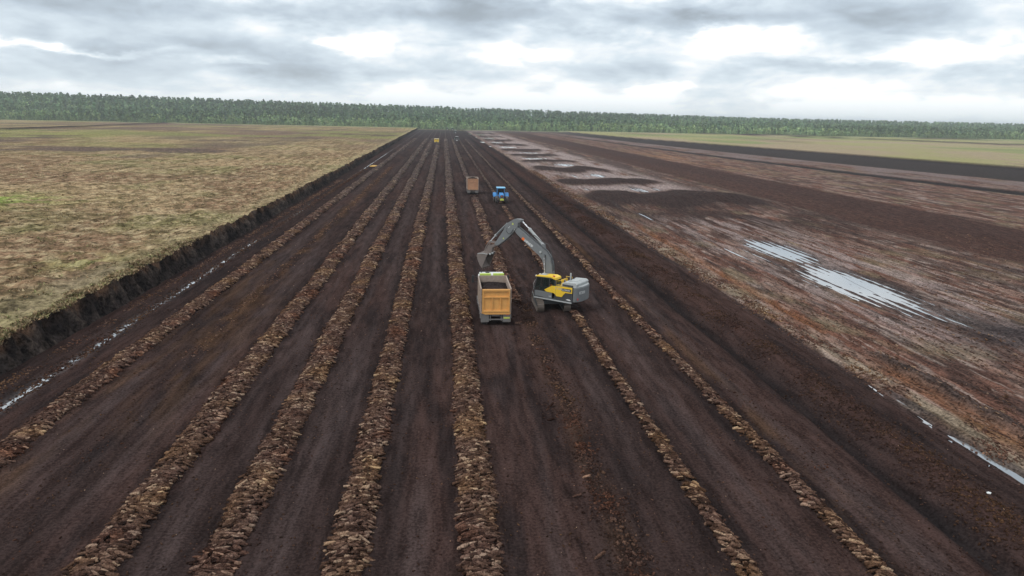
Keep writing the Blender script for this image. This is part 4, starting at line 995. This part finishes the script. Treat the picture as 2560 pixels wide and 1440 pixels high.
# hire mark on the boom: orange square and worn white lettering along the boom
dl = Vector((2.23-3.39, 0, 5.49-6.16)); L_ = dl.length; dl.normalize()
fm = Matrix.Translation((3.48, .0, 6.13)) @ Matrix((( dl.x, 0, -dl.z), (0, 1, 0), (dl.z, 0, dl.x))).to_4x4()
def inframe(mb): mb.v = [tuple(fm @ Vector(v)) for v in mb.v]; return mb
_o = MB().box((-.02, .1005, -.10), (.26, .106, .15)); inframe(_o).build('orange_decal', M['orangevest'], BM)
rr = random.Random(2); mb = MB(); 
for k in range(9):
    xa = .30+k*.118; mb.box((xa, .1005, -.09), (xa+.035, .106, .13))
    for zz in ((-.09, -.05), (.0, .04), (.09, .13)):
        if rr.random() < .62: mb.box((xa+.035, .1005, zz[0]), (xa+.095, .106, zz[1]))
    if rr.random() < .4: mb.box((xa+.07, .1005, -.05), (xa+.1, .106, .09))
inframe(mb).build('boom_lettering', M['white'], BM)
stick = [(4.38, 7.83), (3.98, 7.88), (3.62, 7.80), (3.72, 7.60), (3.98, 7.52), (4.05, 7.09), (4.30, 6.80), (4.51, 6.55), (4.89, 6.16), (5.53, 5.59), (6.19, 5.12), (6.35, 5.05), (6.65, 5.19), (6.15, 5.87), (5.60, 6.66), (5.37, 7.15), (5.20, 7.35), (4.77, 7.62)]
SK = MB().prism(stick, -.36, .13, 'y').build('stick', M['vgrey'], ex, .015)
for (x, z, s_) in ((4.57, 7.36, .10), (5.58, 5.86, .08)):
    MB().prism([(x-s_, z-s_*.8), (x+s_, z-s_*.8), (x+s_*.3, z+s_), (x-s_*.6, z+s_*.8)], .1305, .136, 'y').build('yellow_decal', M['hivis'], SK)
MB().lathe([(.07, -.02), (.07, .03)], (4.35, .14, 6.86), 'y', 12).build('pin', M['lgrey'], SK)
for (x, z) in ((4.9, 7.05), (5.0, 6.95)): MB().box((x-.04, .1305, z-.03), (x+.04, .136, z+.03)).build('label_plate', M['white'], SK)
MB().tube([(4.2, .15, 6.9), (4.45, .16, 6.9), (4.7, .16, 6.5), (5.0, .16, 6.35), (5.25, .16, 6.6), (5.2, .15, 6.9)], .025, 6).build('hydraulic_hose', M['black'], SK)
cyl('bucket_cylinder', (5.31, 7.30), (6.65, 6.0), (7.24, 5.36), -.12, .10, .05, M['vgrey'])
lk_ = MB()
for yy in (-.32, .08):
    lk_.tube([(6.55, yy, 5.32), (7.28, yy, 5.33)], .06, 6); lk_.tube([(7.28, yy, 5.33), (7.72, yy, 4.62)], .06, 6)
lk_.build('bucket_link', M['rust'], ex)
MB().prism([(8.0, 4.22), (7.62, 4.78), (7.40, 4.95), (6.62, 5.20), (6.35, 5.10), (6.88, 4.80), (7.05, 4.22)], -.30, .06, 'y').build('quick_hitch', M['rust'], ex, .02)
bk_o = [(7.06, 4.24), (7.42, 4.33), (8.0, 4.28), (8.30, 4.16), (8.38, 3.87), (8.24, 3.45), (8.0, 3.0), (7.76, 2.74)]
def inset(pts, d):
    c = Vector((7.7, 3.8)); return [tuple(Vector(p)+(c-Vector(p)).normalized()*d) for p in pts]
bi = inset(bk_o, .06)
BK = MB().prism(bk_o+[bi[-1]]+bi[-2::-1], -.82, .58, 'y').build('bucket', M['rust'], ex)
for y0, y1 in ((-.82, -.78), (.54, .58)):
    MB().prism(bi, y0+.001, y1-.001, 'y').build('side_plate', M['rust'], BK)
MB().tube([(8.25, .585, 4.12), (7.7, .6, 4.22), (7.1, .585, 4.2)], .035, 6).build('wear_strip', M['lgrey'], BK)
for k in range(5):
    yy = -.72+k*.30; MB().prism([(7.78, 2.80), (7.70, 2.58), (7.66, 2.78)], yy-.05, yy+.05, 'y').build('tooth', M['steel'], BK)
for (x, y, z) in ((6.95, .35, 4.2), (6.85, .1, 4.28)): MB().box((x-.07, y-.07, z-.08), (x+.07, y+.07, z+.08)).build('side_cutter', M['lgrey'], BK, .02)

# ------------------------------------------------------------------ excavator driver
def skin_body(name, joints, edges, root_i, mat, parent=None):
    me = bpy.data.meshes.new(name); me.from_pydata([j[0] for j in joints], edges, [])
    o = link_mesh(name, me, parent, mat)
    o.modifiers.new('skin', 'SKIN'); sv = me.skin_vertices[0].data
    for i, j in enumerate(joints): sv[i].radius = (j[1], j[1]); sv[i].use_root = (i == root_i)
    o.modifiers.new('sub', 'SUBSURF').levels = 1; return o
pr_ = empty('person', EC, EA)
tag(pr_, 'excavator driver in an orange vest seated inside the cab', 'person')
cy_ = .95
J = [((-.25, cy_, 1.72), .15), ((-.25, cy_, 2.0), .16), ((-.22, cy_, 2.25), .15), ((-.18, cy_, 2.4), .06),
     ((-.18, cy_+.2, 2.25), .06), ((-.02, cy_+.28, 2.0), .05), ((.2, cy_+.22, 1.98), .04), ((.30, cy_+.22, 1.99), .035),
     ((-.18, cy_-.2, 2.25), .06), ((-.02, cy_-.28, 2.0), .05), ((.2, cy_-.26, 2.0), .04), ((.30, cy_-.26, 2.01), .035),
     ((-.1, cy_+.12, 1.7), .10), ((.28, cy_+.14, 1.72), .08), ((.38, cy_+.14, 1.38), .06), ((.52, cy_+.14, 1.30), .05),
     ((-.1, cy_-.12, 1.7), .10), ((.28, cy_-.14, 1.72), .08), ((.38, cy_-.14, 1.38), .06), ((.52, cy_-.14, 1.30), .05)]
body = skin_body('body', J, [(0, 1), (1, 2), (2, 3), (2, 4), (4, 5), (5, 6), (6, 7), (2, 8), (8, 9), (9, 10), (10, 11), (0, 12), (12, 13), (13, 14), (14, 15), (0, 16), (16, 17), (17, 18), (18, 19)], 0, M['cloth'], pr_)
J2 = [((-.25, cy_, 1.85), .18), ((-.25, cy_, 2.05), .19), ((-.22, cy_, 2.27), .17), ((-.18, cy_+.17, 2.27), .09), ((-.18, cy_-.17, 2.27), .09)]
skin_body('vest', J2, [(0, 1), (1, 2), (2, 3), (2, 4)], 0, M['orangevest'], body)
hdm = MB().lathe([(.02, -.13), (.075, -.10), (.095, 0), (.09, .07), (.02, .13)], (-.13, cy_, 2.57), 'z', 12).build('head', M['skin'], body, smooth=True)
MB().lathe([(.105, .0), (.10, .08), (.03, .14)], (-.145, cy_, 2.58), 'z', 12).build('hair', M['black'], hdm, smooth=True)
MB().box((-.055, cy_-.012, 2.53), (-.015, cy_+.012, 2.57)).build('nose', M['skin'], hdm)
for s_ in (-1, 1):
    MB().box((-.045, cy_+s_*.04-.012, 2.575), (-.035, cy_+s_*.04+.012, 2.59)).build('eye', M['black'], hdm)
    for k in range(5):
        xx = .30; yy = (cy_+.22 if s_ > 0 else cy_-.26)+(-.03+.015*k)
        MB().tube([(xx, yy, 2.0), (xx+.05, yy, 1.99), (xx+.07-.005*abs(k-2), yy, 1.96)], .009, 5).build('finger', M['skin'], body)

# ------------------------------------------------------------------ small things
mb = MB().prism([(-1.1, -1.6), (.6, -1.9), (1.1, 1.9), (-.3, 1.7)], .05, .35, 'z')
o = mb.build('sheet', M['pale'], None, .04); o.location = (-24.3, 242, 0)
tag(o, 'pale yellow flat slab on dark peat beside the pale wet track, far up the left', 'sheet')
o = MB().prism([(-.12, -.05), (.02, -.09), (.13, .0), (.05, .08), (-.08, .06)], .02, .06, 'z').build('litter', M['white']); o.location = (25.8, 26.9, .1)
tag(o, 'small white scrap of litter on the bare peat at lower right', 'litter')

# ================================================================== FOREST
def tree_np(kind, r, nq, hgt):
    """leaf clumps as small quads through the crown; returns verts, colours"""
    if kind == 'pine':
        t = r.random(nq)**.8; zz = hgt*(.12+.88*t); rad = hgt*.24*(1-t)**.65*r.uniform(.5, 1.15, nq)+.02*hgt
    elif kind == 'birch':
        t = r.random(nq); zz = hgt*(.18+.82*t); rad = hgt*.30*np.sin(np.clip(t, .08, .97)*PI)**.6*r.uniform(.4, 1.1, nq)
    else:
        t = r.random(nq); zz = hgt*(.05+.9*t); rad = hgt*.42*np.sqrt(1-t**2*.9)*r.uniform(.3, 1.1, nq)
    a = r.uniform(0, 2*PI, nq); c = np.stack([rad*np.cos(a), rad*np.sin(a), zz], 1)
    s_ = hgt*r.uniform(.05, .11, nq)*(1.55 if nq < 40 else .85)
    d1 = r.normal(0, 1, (nq, 3)); d1 /= np.linalg.norm(d1, axis=1)[:, None]; d2 = np.cross(d1, r.normal(0, 1, (nq, 3))); d2 /= np.linalg.norm(d2, axis=1)[:, None]
    q = np.stack([c-d1*s_[:, None], c+d2*s_[:, None]*.8, c+d1*s_[:, None], c-d2*s_[:, None]*.8], 1)
    return q.reshape(-1, 3), np.repeat(r.uniform(.75, 1.22, nq), 4)
CB = {'pine': (.085, .132, .068), 'birch': (.155, .218, .098), 'bush': (.175, .225, .115)}
# the wood as one mass
r = np.random.default_rng(11)
lib = {k: [tree_np(k, r, 23, 1.0) for _ in range(10)] for k in CB}
VV = []; CC = []
def put(x, y, kind, hgt, tint):
    v, c = lib[kind][r.integers(0, 10)]; a = r.uniform(0, 6.28); ca, sa = math.cos(a), math.sin(a)
    z0 = float(rise(np.array(x), np.array(y)))
    w = np.stack([(v[:, 0]*ca-v[:, 1]*sa)*hgt+x, (v[:, 0]*sa+v[:, 1]*ca)*hgt+y, v[:, 2]*hgt+z0], 1)
    VV.append(w); CC.append(np.array(CB[kind])[None]*c[:, None]*np.array(tint)[None])
patchn = lambda x, y: float(fb(np.array(x*.004+50), np.array(y*.006), 171, 3))
for y0, y1, n in ((1012, 1080, 2600), (1080, 1200, 3000), (1200, 1450, 3600), (1450, 1900, 3600), (1900, 2500, 3400)):
    ys_ = r.uniform(y0, y1, n); xl = -.78*ys_-30; xh = .96*ys_+40; xs_ = xl+(xh-xl)*r.random(n)
    for x, y in zip(xs_, ys_):
        p_ = patchn(x, y); dpt = (y-1000)/90
        if r.random() < .10+.80*ss(0, 1, np.array(dpt*.5-p_*2.6+.75)): kind = 'pine'; hh = r.uniform(11, 16.5)
        else: kind = 'birch' if r.random() < .6 else 'bush'; hh = r.uniform(7, 12.5) if kind == 'birch' else r.uniform(3.5, 7)
        if y < 1085: hh *= min(1., .42+(y-1010)/105)
        if y > 1250 and kind == 'bush': kind = 'birch'; hh = r.uniform(9, 13)
        k_ = r.uniform(.68, 1.3)*(.5+1.15*p_)
        put(x, y, kind, hh*(1.0 if y < 1500 else 1.1), (k_*r.uniform(.9, 1.15), k_, k_*r.uniform(.85, 1.1)))
V = np.concatenate(VV); c = np.concatenate(CC)
o = np_mesh('forest', V, np.arange(len(V)).reshape(-1, 4), M['leaf'], smooth=False, colors=c)
tag(o, 'dense mixed forest of dark pines and pale birches closing the far side of the bog', 'forest', kind='stuff')
# separate trees along the edge
kinds = [('birch', 7.), ('bush', 4.5), ('bush', 3.6), ('birch', 6.), ('pine', 6.5), ('bush', 5.)]
protos = []
for kd, hh in kinds:
    v, cc = tree_np(kd, r, 150, hh); me_c = np.array(CB[kd])[None]*cc[:, None]*1.1
    o = np_mesh('crown', v, np.arange(len(v)).reshape(-1, 4), M['leaf'], smooth=False, colors=me_c)
    tb = MB().tube([(0, 0, -.3), (.05, 0, hh*.5), (0, .05, hh*.85)], hh*.016, 6, hh*.006)
    for k in range(4):
        a = k*1.7; z0 = hh*(.3+.12*k); tb.tube([(0, 0, z0), (math.cos(a)*hh*.12, math.sin(a)*hh*.12, z0+hh*.1)], hh*.007, 4, hh*.003)
    tk = tb.build('trunk', M['bark'])
    protos.append((o, tk, kd))
NAMES = {'birch': ('birch_tree', 'slender pale green birch at the front edge of the forest', 'slender birches along the forest edge'),
         'bush': ('willow_shrub', 'low rounded pale shrub at the foot of the forest edge', 'low shrubs along the forest edge'),
         'pine': ('pine_tree', 'dark narrow young pine standing at the front edge of the forest', 'young pines along the forest edge')}
xs_ = np.sort(r.uniform(-790, 880, 290))
for i, x in enumerate(xs_):
    co, tk, kd = protos[int(r.integers(0, 6))]; nm, lb, gp = NAMES[kd]
    y = 1004+r.uniform(0, 9); root = empty(nm, (float(x), float(y), float(rise(np.array(x), np.array(y)))), r.uniform(0, 6.28))
    s_ = r.uniform(.8, 1.35); root.scale = (s_, s_, s_*r.uniform(.9, 1.15)); tag(root, lb, 'tree' if kd != 'bush' else 'shrub', gp)
    a_ = co.copy(); COL.objects.link(a_); a_.parent = root
    b_ = tk.copy(); COL.objects.link(b_); b_.parent = root
for co, tk, kd in protos: bpy.data.objects.remove(co); bpy.data.objects.remove(tk)

# ------------------------------------------------------------------ haze
mz = bpy.data.materials.new('haze'); mz.use_nodes = True; nn = mz.node_tree.nodes; nn.remove(nn['Principled BSDF'])
pv = nn.new('ShaderNodeVolumePrincipled'); pv.inputs['Color'].default_value = (.86, .93, 1, 1); pv.inputs['Density'].default_value = .00015
pv.inputs['Anisotropy'].default_value = .2
mz.node_tree.links.new(pv.outputs[0], nn['Material Output'].inputs['Volume'])
o = MB().box((-9500, -500, -6), (9500, 14500, 75)).build('haze', mz); tag(o, 'thin pale air haze over the whole bog', 'haze', kind='stuff')
